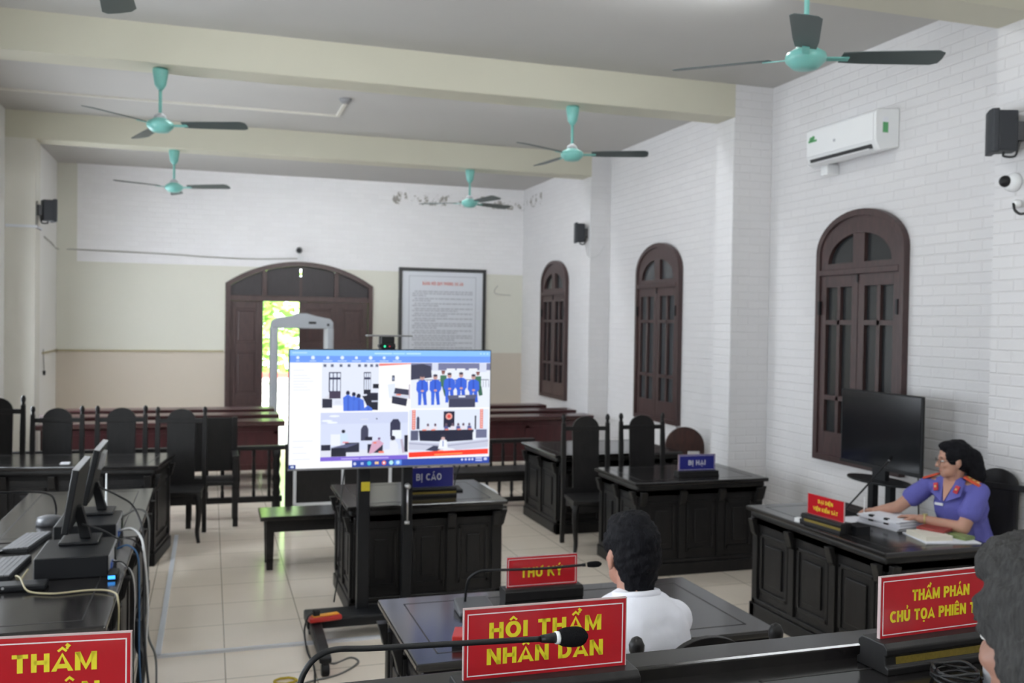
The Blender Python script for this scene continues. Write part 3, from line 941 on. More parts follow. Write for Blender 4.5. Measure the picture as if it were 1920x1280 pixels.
# ------------------------------------------------------------------ cameras on walls
dc = thing('dome_camera', 'white dome camera with dark lens ball on the right pillar', 'security camera', (4.96, 4.82, 3.018))
Rm = Matrix.Rotation(-PI / 2, 3, 'Y')
MB().lathe([(0.062, 0.0), (0.062, 0.02), (0.055, 0.045), (0.035, 0.055)], (4.955, 4.82, 3.018), 24, Rm).build('base', M_WHITEP, dc, smooth=True)
MB().ell((4.893, 4.835, 3.023), 0.038, 20).build('lens_ball', M_BLACKP, dc, smooth=True)
sb = thing('cable_box', 'small white junction bulb with black cable under the dome camera', 'junction box', (4.95, 4.77, 2.863))
MB().lathe([(0.012, 0.0), (0.028, 0.012), (0.030, 0.03), (0.02, 0.05), (0.008, 0.055)], (4.952, 4.77, 2.873), 16, Rm).build('housing', M_WHITEP, sb, smooth=True)
MB().tube(spline([(4.90, 4.77, 2.873), (4.89, 4.75, 2.83), (4.89, 4.71, 2.80), (4.90, 4.67, 2.80), (4.945, 4.66, 2.81)], 5), 0.009, 8).build('cable', M_CAB_K, sb, smooth=True)
cw = thing('security_camera', 'small grey camera on the wall above the arched door', 'security camera', (1.36, YF, 3.14))
MB().lathe([(0.045, 0.0), (0.045, 0.012), (0.02, 0.02)], (1.36, YF, 3.06), 16, Matrix.Rotation(PI / 2, 3, 'X')).build('mount', M_WHITEP, cw)
MB().tube(spline([(1.36, YF - 0.015, 3.06), (1.36, YF - 0.06, 3.07), (1.36, YF - 0.08, 3.13)], 4), 0.012, 8).build('arm', M_WHITEP, cw)
MB().cyl((1.36, YF - 0.03, 3.19), (1.34, YF - 0.17, 3.17), 0.045, 0.05, 16).build('housing', M_MGREY, cw, smooth=True)
MB().cyl((1.34, YF - 0.168, 3.17), (1.339, YF - 0.175, 3.169), 0.035, 0.035, 16).build('lens', M_BLACKP, cw)
sd = thing('smoke_detector', 'small round detector on the ceiling between the beams', 'detector', (1.32, 9.91, ZC))
MB().lathe([(0.035, ZC - 0.05), (0.05, ZC - 0.035), (0.065, ZC - 0.02), (0.065, ZC)], (1.32, 9.91, 0), 18).build('body', M_MGREY, sd, smooth=True)

# ------------------------------------------------------------------ cables and trunking on walls, ceiling and floor
def tagm(mb, name, mat, label, cat, **k):
    return tag(mb.build(name, mat, **k), label, cat)
tagm(MB().box(-2.1, 1.36, 10.70, 10.735, ZC - 0.022, ZC - 0.001).box(1.325, 1.36, 9.98, 10.70, ZC - 0.022, ZC - 0.001), 'conduit', M_GREYP, 'grey conduit run along the ceiling to the detector', 'conduit')
tagm(MB().tube(spline([(-2.205, 14.4, 3.16), (-2.20, 15.0, 3.12), (-2.19, YF - 0.012, 3.07), (-1.9, YF - 0.012, 3.07), (-0.75, YF - 0.012, 3.05), (0.03, YF - 0.012, 3.025), (0.68, YF - 0.012, 3.02), (1.33, YF - 0.012, 3.05)], 6), 0.010, 6), 'wall_cable', M_PALEC, 'grey cable drooping across the far brick wall to the door camera', 'cable', smooth=True)
tagm(MB().box(XL, 0.20, YF - 0.022, YF, 1.535, 1.56), 'trunking', M_CAB_Y, 'beige trunking strip along the far wall, left of the door', 'trunking')
tagm(MB().box(XL + 0.001, XL + 0.02, 14.3, YF - 0.03, 1.535, 1.56), 'trunking', M_CAB_Y, 'beige trunking strip on the left wall before the corner', 'trunking')
pl = thing('pull_cord', 'thin cord with a dark plug hanging on the left wall', 'cord', (XL + 0.03, 14.35, 1.3))
MB().tube([(XL + 0.012, 14.35, 1.6), (XL + 0.012, 14.36, 1.45), (XL + 0.02, 14.36, 1.30)], 0.005, 6).build('cord', M_CAB_G, pl)
MB().cyl((XL + 0.02, 14.36, 1.30), (XL + 0.02, 14.36, 1.24), 0.02, 0.014, 10).build('plug', M_BLACKP, pl)
tagm(MB().box(XL + 0.01, -1.90, 11.775, 11.80, 3.055, 3.085).box(-1.90, -1.875, 11.775, 12.13, 3.055, 3.085), 'trunking', M_TRUNK, 'pale trunking strip across the left pillar under the loudspeaker', 'trunking')
tagm(MB().box(-0.305, -0.27, 6.02, 9.35, 0.0, 0.016).box(-0.305, 1.45, 6.005, 6.04, 0.0, 0.016), 'floor_trunking', M_TRUNK, 'white cable trunking laid in an L across the tiled floor', 'trunking')
tagm(MB().tube(spline([(4.72, YF - 0.008, 2.70), (4.66, YF - 0.012, 2.62), (4.7, YF - 0.012, 2.56), (4.95, YF - 0.012, 2.54)], 5), 0.007, 6), 'wall_cable', M_PALEC, 'short loose wire on the far wall right of the framed notice', 'cable')
tagm(MB().tube(spline([(XR - 0.01, 9.78, 0.90), (XR - 0.012, 9.70, 0.82), (XR - 0.012, 9.55, 0.66), (XR - 0.012, 9.5, 0.5)], 5), 0.006, 6), 'wall_cable', M_PALEC, 'thin wire running down from the middle arched window', 'cable')

# ------------------------------------------------------------------ framed notice on the far wall
nt_ = thing('framed_notice', 'large dark framed notice of rules with red heading on the far wall', 'notice', (3.75, YF, 1.2))
F = lambda u, v, w: (u, YF - w, v)
x0, x1, z0, z1, t = 2.99, 4.50, 1.15, 2.965, 0.055
fr = MB()
for q in ([(x0, z0), (x1, z0), (x1 - t, z0 + t), (x0 + t, z0 + t)], [(x1, z0), (x1, z1), (x1 - t, z1 - t), (x1 - t, z0 + t)],
          [(x1, z1), (x0, z1), (x0 + t, z1 - t), (x1 - t, z1 - t)], [(x0, z1), (x0, z0), (x0 + t, z0 + t), (x0 + t, z1 - t)]):
    fr.prism(q, F, 0, 0.04)
fr.build('frame', M_FRAMEB, nt_)
MB().prism([(x0 + t, z0 + t), (x1 - t, z0 + t), (x1 - t, z1 - t), (x0 + t, z1 - t)], F, 0.002, 0.018).build('board', M_BOARD, nt_)
ln = MB()
bx0, bx1, bz0, bz1 = x0 + 0.17, x1 - 0.17, z0 + 0.17, z1 - 0.13
for q in ((bx0, bx1, bz1 - 0.012, bz1), (bx0, bx1, bz0, bz0 + 0.012), (bx0, bx0 + 0.012, bz0, bz1), (bx1 - 0.012, bx1, bz0, bz1)):
    ln.prism([(q[0], q[2]), (q[1], q[2]), (q[1], q[3]), (q[0], q[3])], F, 0.018, 0.0192)
ln.build('border_line', M_PRINTG, nt_)
hd = MB()
letters(hd, TX_NQ, (x0 + x1) / 2, 2.68, 0.055, 0.70, F, 0.018, 0.0195)
hd.build('heading', M_PRINTR, nt_)
tl = MB()
rr = random.Random(5)
z = 2.56
first = True
while z > z0 + 0.3:
    k = rr.choice((2, 2, 3))
    for i in range(k):
        xe = bx1 - 0.06 if i < k - 1 else bx0 + (bx1 - bx0) * rr.uniform(0.25, 0.75)
        x = bx0 + (0.10 if i == 0 else 0.06)
        while x < xe:
            w = rr.uniform(0.035, 0.10)
            tl.prism([(x, z), (min(x + w, xe), z), (min(x + w, xe), z + 0.022), (x, z + 0.022)], F, 0.018, 0.0192)
            x += w + 0.012
        z -= 0.036
    z -= 0.012
tl.build('text_lines', M_PRINTG, nt_)

# ------------------------------------------------------------------ metal detector gate in front of the door
mg = thing('metal_detector_gate', 'pale grey walk-through metal detector before the open door', 'metal detector', (1.31, 14.6, 0))
gx0, gx1, gy0, gy1 = 0.86, 1.78, 14.35, 14.85
for xa, xb in ((gx0, gx0 + 0.10), (gx1 - 0.10, gx1)):
    MB().box(xa, xb, gy0, gy1, 0.0, 1.95).build('side_panel', M_GATE, mg, bevel=0.02, seg=3)
hp = [(gx0, 1.93), (gx1, 1.93), (gx1, 2.03), (gx1 - 0.05, 2.08), (gx1 - 0.25, 2.12), (gx1 - 0.40, 2.16), (gx1 - 0.52, 2.16), (gx1 - 0.60, 2.12), (gx0 + 0.10, 2.09), (gx0 + 0.02, 2.04)]
MB().prism(hp, lambda u, v, w: (u, w, v), gy0 + 0.06, gy1 - 0.06).build('header', M_GATE, mg, bevel=0.012)
d_ = MB()
d_.box(gx1 - 0.37, gx1 - 0.26, gy0 + 0.052, gy0 + 0.07, 2.0, 2.035)
d_.cyl((gx1 - 0.08, gy0 + 0.05, 1.99), (gx1 - 0.08, gy0 + 0.07, 1.99), 0.02, seg=12)
d_.build('display', M_BLACKP, mg)

# ------------------------------------------------------------------ furniture: high-backed chair
def make_chair(label, group):
    """faces -y; back posts at y = +0.20"""
    t = thing('high_back_chair', label, 'chair', (0, 0, 0), 0, group)
    MB().prism([(-0.235, -0.22), (0.235, -0.22), (0.215, 0.215), (-0.215, 0.215)], lambda u, v, w: (u, v, w), 0.43, 0.47).build('seat', M_DARK, t, bevel=0.008, local=True)
    ap = MB()
    sc = [(-0.19, 0.43), (-0.19, 0.36)] + [(-0.19 + 0.38 * i / 10, 0.385 - 0.03 * abs(math.cos(PI * i / 5))) for i in range(1, 10)] + [(0.19, 0.36), (0.19, 0.43)]
    ap.prism(sc, lambda u, v, w: (u, w, v), -0.205, -0.185)
    for s in (-1, 1):
        ap.prism([(-0.18, 0.43), (-0.18, 0.35), (-0.10, 0.37), (0.0, 0.39), (0.10, 0.37), (0.17, 0.36), (0.17, 0.43)], lambda u, v, w, s=s: (s * w, u, v), 0.185, 0.205)
    ap.build('apron', M_DARK, t, local=True)
    for s in (-1, 1):
        # cabriole front leg
        pts = spline([(s * 0.20, -0.19, 0.44), (s * 0.215, -0.21, 0.34), (s * 0.21, -0.20, 0.20), (s * 0.20, -0.19, 0.09), (s * 0.215, -0.22, 0.012), (s * 0.218, -0.225, 0.0)], 5)
        rad = [0.032 - 0.016 * min(1, i / (len(pts) * 0.75)) for i in range(len(pts))]
        MB().tube(pts, rad, 10).build('leg', M_DARK, t, smooth=True, local=True)
        MB().prism([(-0.02, 0), (0.02, 0), (0.02, 0.45), (-0.02, 0.45)], lambda u, v, w, s=s: (s * 0.215 + u, 0.20 + w + (0.45 - v) * 0.06, v), -0.02, 0.02).build('leg', M_DARK, t, bevel=0.004, local=True)
        p = MB().prism([(-0.02, 0.45), (0.02, 0.45), (0.022, 0.9), (0.018, 1.13), (-0.018, 1.13), (-0.022, 0.9)], lambda u, v, w, s=s: (s * 0.215 + u, 0.20 + w + (v - 0.45) * 0.05, v), -0.018, 0.018).build('post', M_DARK, t, bevel=0.004, local=True)
        MB().lathe([(0.012, 1.13), (0.020, 1.137), (0.013, 1.145), (0.021, 1.165), (0.022, 1.185), (0.014, 1.205), (0.004, 1.212)], (s * 0.215, 0.235, 0), 12).build('finial', M_DARK, p, smooth=True, local=True)
    yb = lambda v: 0.20 + (v - 0.45) * 0.05
    pan = [(-0.125, 0.49), (0.125, 0.49), (0.13, 1.075)] + arcpts(0, 1.075, 0.13, 0, 180, 16, 0.115)[1:-1] + [(-0.13, 1.075)]
    MB().prism(pan, lambda u, v, w: (u, yb(v) + w, v), -0.012, 0.012).build('back_panel', M_DARK, t, bevel=0.004, local=True)
    MB().prism([(-0.20, 1.055), (0.20, 1.055), (0.20, 1.095), (-0.20, 1.095)], lambda u, v, w: (u, yb(v) + w, v), -0.016, 0.010).build('top_rail', M_DARK, t, bevel=0.004, local=True)
    MB().prism([(-0.20, 0.47), (0.20, 0.47), (0.20, 0.52), (-0.20, 0.52)], lambda u, v, w: (u, yb(v) + w, v), -0.014, 0.014).build('bottom_rail', M_DARK, t, bevel=0.004, local=True)
    return t
G_C = 'dark high-backed courtroom chairs'
ch = make_chair('dark high-backed chair behind the BỊ HẠI desk, on the left', G_C)
ch.location = (3.36, 7.98, 0)
ch.rotation_euler = (0, 0, math.radians(-6))
R_ = math.radians
dup(ch, (3.965, 8.0, 0), R_(-3), 'dark high-backed chair behind the BỊ HẠI desk, nearer the wall')
dup(ch, (-0.28, 9.27, 0), R_(-6), 'dark high-backed chair at the right end of the long left desk')
dup(ch, (-0.82, 9.47, 0), R_(-4), 'dark high-backed chair at the long left desk, second from its right end')
dup(ch, (-1.385, 9.52, 0), R_(-4), 'dark high-backed chair at the long left desk, second from the left edge')
dup(ch, (-1.885, 9.45, 0), R_(-6), 'dark chair cut by the left edge of the photo, taller than its row', sz=1.09)
dup(ch, (1.478, 2.80, 0), R_(180), 'dark chair right behind the man in white, finials and arched back showing', sz=0.92).scale = (1.13, 1.0, 0.92)
dup(ch, (4.65, 4.725, 0), R_(-70), 'dark arched chair the woman in violet sits on', sz=0.98)

# ------------------------------------------------------------------ furniture: panelled court desks
def court_desk(label, x0, x1, y0, y1, h=0.78, rz=0.0, loc=None, front=('y0', 'x0', 'x1'), n_front=3, name='court_desk', seg_inlay=True, group='dark panelled court desks'):
    """closed on the sides named in front; each closed side carries raised panels"""
    cx, cy = (x0 + x1) / 2, (y0 + y1) / 2
    t = thing(name, label, 'desk', (cx, cy, 0) if loc is None else loc, rz, group)
    hx, hy = (x1 - x0) / 2, (y1 - y0) / 2
    kw = dict(local=True)
    MB().box(-hx, hx, -hy, hy, h - 0.032, h).build('desktop', M_TOP, t, bevel=0.008, **kw)
    ins = 0.05
    bx, by = hx - ins, hy - ins
    il = MB()
    m = 0.10
    if seg_inlay:
        for a in ((-hx + m, hx - m, -hy + m, -hy + m + 0.006), (-hx + m, hx - m, hy - m - 0.006, hy - m), (-hx + m, -hx + m + 0.006, -hy + m, hy - m), (hx - m - 0.006, hx - m, -hy + m, hy - m)):
            il.box(*a, h - 0.002, h + 0.0008)
        il.build('inlay_line', M_INLAY, t, **kw)
    MB().box(-hx + 0.025, hx - 0.025, -hy + 0.025, hy - 0.025, h - 0.075, h - 0.033).build('cornice', M_DARK, t, bevel=0.014, seg=3, **kw)
    pw = 0.022
    sides = {'y0': (-bx, bx, -by, -by + pw), 'y1': (-bx, bx, by - pw, by), 'x0': (-bx, -bx + pw, -by, by), 'x1': (bx - pw, bx, -by, by)}
    body = MB()
    for s in front:
        a = sides[s]
        body.box(*a, 0.0, h - 0.07)
    body.box(-bx, bx, -by, by, h - 0.12, h - 0.07)
    body.build('carcass', M_DARK, t, **kw)
    pl_ = MB()
    for s in front:
        a = sides[s]
        g = 0.025
        pl_.box(a[0] - g, a[1] + g, a[2] - g, a[3] + g, 0.0, 0.10)
        pl_.box(a[0] - g * 0.6, a[1] + g * 0.6, a[2] - g * 0.6, a[3] + g * 0.6, 0.10, 0.135)
    pl_.build('plinth', M_DARK, t, bevel=0.008, **kw)
    def raised(s, u0, u1):
        z0_, z1_ = 0.19, h - 0.17
        fr_ = MB()
        if s[0] == 'y':
            yy = -by if s == 'y0' else by
            sg = -1 if s == 'y0' else 1
            g = lambda u, v, w: (u, yy + sg * w, v)
        else:
            xx = -bx if s == 'x0' else bx
            sg = -1 if s == 'x0' else 1
            g = lambda u, v, w: (xx + sg * w, u, v)
        d = 0.028
        for q in ((u0, u1, z0_, z0_ + d), (u0, u1, z1_ - d, z1_), (u0, u0 + d, z0_, z1_), (u1 - d, u1, z0_, z1_)):
            fr_.prism([(q[0], q[2]), (q[1], q[2]), (q[1], q[3]), (q[0], q[3])], g, 0, 0.012)
        p_ = 0.07
        fr_.prism([(u0 + p_, z0_ + p_), (u1 - p_, z0_ + p_), (u1 - p_, z1_ - p_), (u0 + p_, z1_ - p_)], g, 0, 0.014)
        fr_.build('raised_panel', M_DARK, t, bevel=0.006, **kw)
    def pil(s, u):
        if s[0] == 'y':
            yy = -by if s == 'y0' else by
            sg = -1 if s == 'y0' else 1
            g = lambda a, v, w: (u + a, yy + sg * w, v)
        else:
            xx = -bx if s == 'x0' else bx
            sg = -1 if s == 'x0' else 1
            g = lambda a, v, w: (xx + sg * w, u + a, v)
        b = MB()
        b.prism([(-0.03, 0.135), (0.03, 0.135), (0.03, h - 0.12), (-0.03, h - 0.12)], g, 0, 0.02)
        # carved corbel
        b.prism([(0.0, h - 0.20), (0.018, h - 0.18), (0.03, h - 0.13), (0.045, h - 0.08), (0.0, h - 0.08)], lambda a, v, w: g(w, v, a + 0.02), -0.028, 0.028)
        b.build('pilaster', M_DARK, t, bevel=0.004, **kw)
    for s in front:
        L_ = bx if s[0] == 'y' else by
        n = max(1, round(2 * L_ / 0.45)) if n_front is None else (n_front if L_ == max(bx, by) else max(1, round(2 * L_ / 0.5)))
        w = (2 * L_ - 0.06) / n
        for i in range(n + 1):
            pil(s, -L_ + 0.03 + i * w)
        for i in range(n):
            raised(s, -L_ + 0.03 + i * w + 0.05, -L_ + 0.03 + (i + 1) * w - 0.05)
    return t
court_desk('dark panelled desk carrying the blue BỊ CÁO plate, behind the big display', 0.90, 2.06, 6.44, 7.36)
court_desk('dark panelled desk carrying the blue BỊ HẠI plate', 3.28, 4.52, 6.88, 7.74)
court_desk('dark panelled desk behind the two BỊ HẠI chairs, below the middle window', 3.20, 4.58, 8.52, 9.58)
court_desk('dark panelled desk where the woman in violet writes', 3.66, 4.46, 4.40, 5.86, front=('x0', 'y0', 'y1'), n_front=3)
court_desk('broad dark desk in front of the man in white', 0.74, 2.30, 3.40, 4.26, front=('y1', 'x0', 'x1'))
court_desk('dark desk at left with two computers, nearer half', -1.25, -0.40, 4.18, 5.84, front=('x1', 'y0'))
court_desk('dark desk at left with two computers, farther half', -1.24, -0.39, 5.86, 7.50, front=('x1', 'y1'))
court_desk('long dark desk in front of the row of chairs at left', -2.0, -0.36, 0, 0.78, h=0.84, rz=R_(-8), loc=(-1.16, 8.72, 0), front=('y0', 'x1'), n_front=4)

# ------------------------------------------------------------------ red pews
def pew(x0, x1, y, label, zt=0.85):
    t = thing('pew', label, 'pew', ((x0 + x1) / 2, y, 0), 0, 'dark red pews at the back of the room')
    MB().prism([(-0.17, zt - 0.05), (-0.13, zt - 0.07), (0.16, zt - 0.07), (0.17, zt - 0.03), (0.17, zt), (-0.19, zt), (-0.19, zt - 0.02)], lambda u, v, w: (w, y + u, v), x0, x1).build('book_ledge', M_RED, t, bevel=0.005)
    MB().box(x0 + 0.07, x1 - 0.07, y - 0.10, y - 0.07, 0.26, zt - 0.07).build('front_panel', M_RED, t, bevel=0.004)
    f = MB()
    f.box(x0 + 0.07, x1 - 0.07, y - 0.108, y - 0.10, zt - 0.16, zt - 0.13)
    f.box(x0 + 0.07, x1 - 0.07, y - 0.108, y - 0.10, 0.29, 0.33)
    n = max(2, round((x1 - x0) / 0.9))
    for i in range(n + 1):
        xx = x0 + 0.10 + (x1 - x0 - 0.2) * i / n
        f.box(xx - 0.03, xx + 0.03, y - 0.108, y - 0.10, 0.29, zt - 0.13)
    f.build('panel_moulding', M_RED, t)
    for xx in (x0 + 0.10, x1 - 0.10):
        MB().box(xx - 0.03, xx + 0.03, y - 0.09, y + 0.40, 0.0, 0.42).build('end_support', M_RED, t, bevel=0.006)
    MB().box(x0 + 0.05, x1 - 0.05, y + 0.10, y + 0.44, 0.42, 0.46).build('seat', M_RED, t, bevel=0.006)
for i, (y, xl, xr) in enumerate(((11.66, -1.84, 0.86), (12.50, -2.0, 0.85), (13.30, -1.80, 0.84))):
    w = ('front row', 'middle row', 'last row')[i]
    pew(xl, xr, y, 'dark red wooden pew, %s, left of the door' % w)
for i, (y, xl, xr) in enumerate(((11.70, 2.25, 4.86), (12.48, 2.25, 4.92), (13.30, 2.25, 4.77))):
    w = ('front row', 'middle row', 'last row')[i]
    pew(xl, xr, y, 'dark red wooden pew, %s, right of the display' % w)

# ------------------------------------------------------------------ low spindle railing and spindle-back bench
def spindle(x, y, z0, z1):
    h = z1 - z0
    return [(0.018, z0), (0.018, z0 + 0.12 * h), (0.012, z0 + 0.16 * h), (0.020, z0 + 0.3 * h), (0.020, z0 + 0.6 * h), (0.012, z0 + 0.84 * h), (0.018, z0 + 0.88 * h), (0.018, z1)]
rl = thing('railing', 'low dark spindle railing left of the aisle', 'railing', (-0.7, 10.22, 0))
ry = 10.22
MB().box(-2.15, 0.80, ry - 0.04, ry + 0.04, 0.68, 0.725).build('top_rail', M_DARK, rl, bevel=0.008)
MB().box(-2.15, 0.74, ry - 0.03, ry + 0.03, 0.13, 0.19).build('bottom_rail', M_DARK, rl, bevel=0.006)
for i in range(18):
    x = -2.08 + i * 0.158
    MB().lathe(spindle(x, ry, 0.19, 0.68), (x, ry, 0), 10).build('spindle', M_DARK, rl, smooth=True)
for x in (-1.9, -0.6, 0.68):
    MB().lathe([(0.045, 0.0), (0.045, 0.14), (0.03, 0.17), (0.045, 0.22), (0.032, 0.28), (0.046, 0.36), (0.03, 0.44), (0.046, 0.52), (0.034, 0.58), (0.046, 0.62), (0.046, 0.68)], (x, ry, 0), 14).build('newel', M_DARK, rl, smooth=True)
sbn = thing('spindle_bench', 'long dark bench with a spindle back, right of the display', 'bench', (2.75, 10.2, 0))
MB().box(1.95, 3.60, 10.26, 10.33, 0.68, 0.725).build('top_rail', M_DARK, sbn, bevel=0.008)
MB().box(1.95, 3.60, 9.86, 10.30, 0.38, 0.42).build('seat', M_DARK, sbn, bevel=0.008)
MB().box(1.99, 3.56, 9.90, 9.93, 0.30, 0.38).build('apron', M_DARK, sbn)
MB().box(1.99, 3.56, 9.93, 9.97, 0.07, 0.12).build('stretcher', M_DARK, sbn)
for i in range(11):
    x = 2.06 + i * 0.145
    MB().lathe(spindle(x, 10.29, 0.42, 0.68), (x, 10.29, 0), 10).build('spindle', M_DARK, sbn, smooth=True)
for i in range(11):
    x = 2.06 + i * 0.145
    MB().lathe(spindle(x, 9.95, 0.12, 0.38), (x, 9.95, 0), 8).build('front_spindle', M_DARK, sbn, smooth=True)
for x in (1.99, 3.56):
    for y in (9.92, 10.27):
        MB().box(x - 0.03, x + 0.03, y - 0.03, y + 0.03, 0, 0.38 if y < 10 else 0.68).build('leg', M_DARK, sbn, bevel=0.005)

# flat-backed armchair beside the row
acn = thing('armchair', 'dark armchair with a flat panelled back before the railing, right of the chair row', 'chair', (0.02, 9.98, 0))
ax, ay = 0.03, 9.86
MB().box(ax - 0.22, ax + 0.22, ay - 0.20, ay + 0.22, 0.41, 0.45).build('seat', M_DARK, acn, bevel=0.008)
MB().prism([(-0.20, 0.50), (0.20, 0.50), (0.20, 1.04), (-0.20, 1.04)], lambda u, v, w: (ax + u, ay + 0.19 + w + (v - 0.45) * 0.06, v), 0, 0.025).build('back_panel', M_DARK, acn, bevel=0.006)
for s in (-1, 1):
    MB().box(ax + s * 0.22 - 0.025, ax + s * 0.22 + 0.025, ay - 0.21, ay - 0.16, 0, 0.68).build('leg', M_DARK, acn, bevel=0.005)
    MB().box(ax + s * 0.22 - 0.025, ax + s * 0.22 + 0.025, ay + 0.17, ay + 0.22, 0, 1.05).build('leg', M_DARK, acn, bevel=0.005)
    MB().box(ax + s * 0.22 - 0.03, ax + s * 0.22 + 0.03, ay - 0.24, ay + 0.20, 0.68, 0.71).build('arm', M_DARK, acn, bevel=0.008)

# round-backed chair by the wall
rc = thing('round_back_chair', 'red-brown chair with a rounded open back under the middle window', 'chair', (4.86, 8.86, 0), R_(-12))
MB().prism([(-0.22, -0.22), (0.22, -0.22), (0.20, 0.2), (-0.20, 0.2)], lambda u, v, w: (u, v, w), 0.42, 0.46).build('seat', M_CHROUND, rc, bevel=0.01, local=True)
outer = [(-0.20, 0.46)] + [(-0.215, 0.72)] + arcpts(0, 0.76, 0.215, 180, 0, 18, 0.20) + [(0.215, 0.72), (0.20, 0.46)]
inner = [(0.15, 0.46), (0.165, 0.66), (0.165, 0.70), (-0.165, 0.70), (-0.165, 0.66), (-0.15, 0.46)]
MB().prism(outer + inner, lambda u, v, w: (u, 0.20 + w + (v - 0.46) * 0.12, v), -0.012, 0.016).build('backrest', M_CHROUND, rc, bevel=0.005, local=True)
MB().prism([(-0.165, 0.50), (0.03, 0.50), (0.03, 0.71), (-0.165, 0.71)], lambda u, v, w: (u, 0.20 + w + (v - 0.46) * 0.12, v), -0.006, 0.010).build('splat', M_CHROUND, rc, local=True)
for sx in (-1, 1):
    for sy in (-1, 1):
        MB().cyl((sx * 0.19, sy * 0.185, 0.43), (sx * 0.205, sy * 0.21, 0.0), 0.02, 0.015, 10).build('leg', M_CHROUND, rc, smooth=True, local=True)

# ------------------------------------------------------------------ accused's bench and steel-framed dock
ab = thing('low_bench', 'long low dark bench behind the BỊ CÁO desk', 'bench', (1.45, 8.04, 0))
MB().box(0.40, 2.50, 7.84, 8.26, 0.415, 0.45).build('seat', M_TOP, ab, bevel=0.006)
ap = MB()
ap.box(0.45, 2.45, 7.88, 7.905, 0.315, 0.415)
ap.box(0.45, 2.45, 8.195, 8.22, 0.315, 0.415)
ap.build('apron', M_DARK, ab)
for x in (0.48, 1.07, 2.42):
    for y in (7.92, 8.18):
        MB().prism([(-0.035, 0.415), (0.035, 0.415), (0.025, 0.0), (-0.025, 0.0)], lambda u, v, w, x=x, y=y: (x + u, y + w, v), -0.028, 0.028).build('leg', M_DARK, ab, bevel=0.004)
dk = thing('dock_barrier', 'white steel framed barrier with dark panels behind the low bench', 'barrier', (1.4, 9.6, 0))
dy = 9.70
MB().box(0.78, 1.95, dy - 0.004, dy + 0.012, 0.10, 0.62).build('dark_panel', M_DARK, dk)
sf = MB()
for x in (0.825, 1.31, 1.80):
    sf.box(x - 0.016, x + 0.016, dy - 0.02, dy + 0.01, 0.0, 0.62)
sf.box(0.825, 1.80, dy - 0.02, dy + 0.01, 0.15, 0.20)
sf.box(0.825, 1.80, dy - 0.02, dy + 0.01, 0.60, 0.63)
sf.build('steel_frame', M_STEEL, dk, bevel=0.004)
MB().box(0.73, 0.80, dy - 0.03, dy + 0.03, 0.0, 0.80).build('dark_post', M_DARK, dk, bevel=0.005)
th = thing('tube_handrail', 'short bent white tube rail behind the right end of the BỊ CÁO desk', 'rail', (2.55, 8.55, 0))
tbm = MB()
for dy_ in (0.0, 0.22):
    tbm.tube(spline([(2.44, 8.62 + dy_, 0.0), (2.44, 8.62 + dy_, 0.38), (2.47, 8.62 + dy_, 0.455), (2.53, 8.60 + dy_, 0.47), (2.60, 8.55 + dy_, 0.44), (2.62, 8.53 + dy_, 0.36), (2.62, 8.53 + dy_, 0.0)], 5), 0.018, 10)
tbm.build('tube_hoop', M_STEEL, th, smooth=True)

# ------------------------------------------------------------------ name plates
def plate(label, x, y, z, rz, red, lines, w=0.335, h=0.14, gold=False, lean=0.0, both=False, base_h=0.068, group=None, wood_w=0.06, border=True):
    """plate faces -y before rotation; z is the surface it stands on"""
    t = thing('name_plate', label, 'sign', (x, y, z), rz, group or 'desk name plates')
    bw = w / 2 + 0.018
    pr = [(-0.050, 0), (0.050, 0), (0.050, 0.016), (0.042, 0.020), (0.040, 0.040), (0.046, 0.044), (0.046, base_h - 0.010), (0.034, base_h), (-0.034, base_h), (-0.046, base_h - 0.010), (-0.046, 0.044), (-0.040, 0.040), (-0.042, 0.020), (-0.050, 0.016)]
    MB().prism(pr, lambda u, v, ww: (ww, u, v), -bw, bw).build('base', M_DARK, t, bevel=0.003, local=True)
    if gold:
        MB().box(-bw + 0.03, bw - 0.004, -0.0425, -0.038, 0.022, 0.038).build('gold_strip', M_GOLD, t, local=True)
    F = lambda u, v, ww: (u, -ww, base_h + v)
    MB().prism([(-w / 2, -0.004), (w / 2, -0.004), (w / 2, h), (-w / 2, h)], F, -0.004, 0.004).build('plate', M_SIGNR if red else M_SIGNB, t, local=True)
    e = MB()
    e.prism([(-w / 2 - 0.002, 0), (-w / 2, 0), (-w / 2, h), (-w / 2 - 0.002, h)], F, -0.004, 0.0045)
    e.prism([(w / 2, 0), (w / 2 + 0.002, 0), (w / 2 + 0.002, h), (w / 2, h)], F, -0.004, 0.0045)
    e.prism([(-w / 2 - 0.002, h), (w / 2 + 0.002, h), (w / 2 + 0.002, h + 0.002), (-w / 2 - 0.002, h + 0.002)], F, -0.004, 0.0045)
    e.build('acrylic_edge', M_ACRYL, t, local=True)
    if border:
        b = MB()
        m, d = 0.006, 0.0022
        for q in ((-w / 2 + m, w / 2 - m, h - m - 0.003 - d, h - m - 0.003), (-w / 2 + m, w / 2 - m, m, m + d), (-w / 2 + m, -w / 2 + m + d, m, h - m - 0.003), (w / 2 - m - d, w / 2 - m, m, h - m - 0.003)):
            b.prism([(q[0], q[2]), (q[1], q[2]), (q[1], q[3]), (q[0], q[3])], F, 0.004, 0.0044)
        b.build('border_line', M_WLINE, t, local=True)
    lm = MB()
    for words, cx, by_, cap, wid, tk in lines:
        letters(lm, words, cx, by_, cap, wid, F, 0.004, 0.0052, tk=tk)
    lm.build('lettering', M_YELL if red else M_WLET, t, local=True)
    return t
HOI = [(TX_HOI, -0.002, 0.079, 0.032, 0.238, 1.15), (TX_NHAN, -0.002, 0.027, 0.032, 0.247, 1.15)]
BZT = 1.28     # judges' bench writing surface
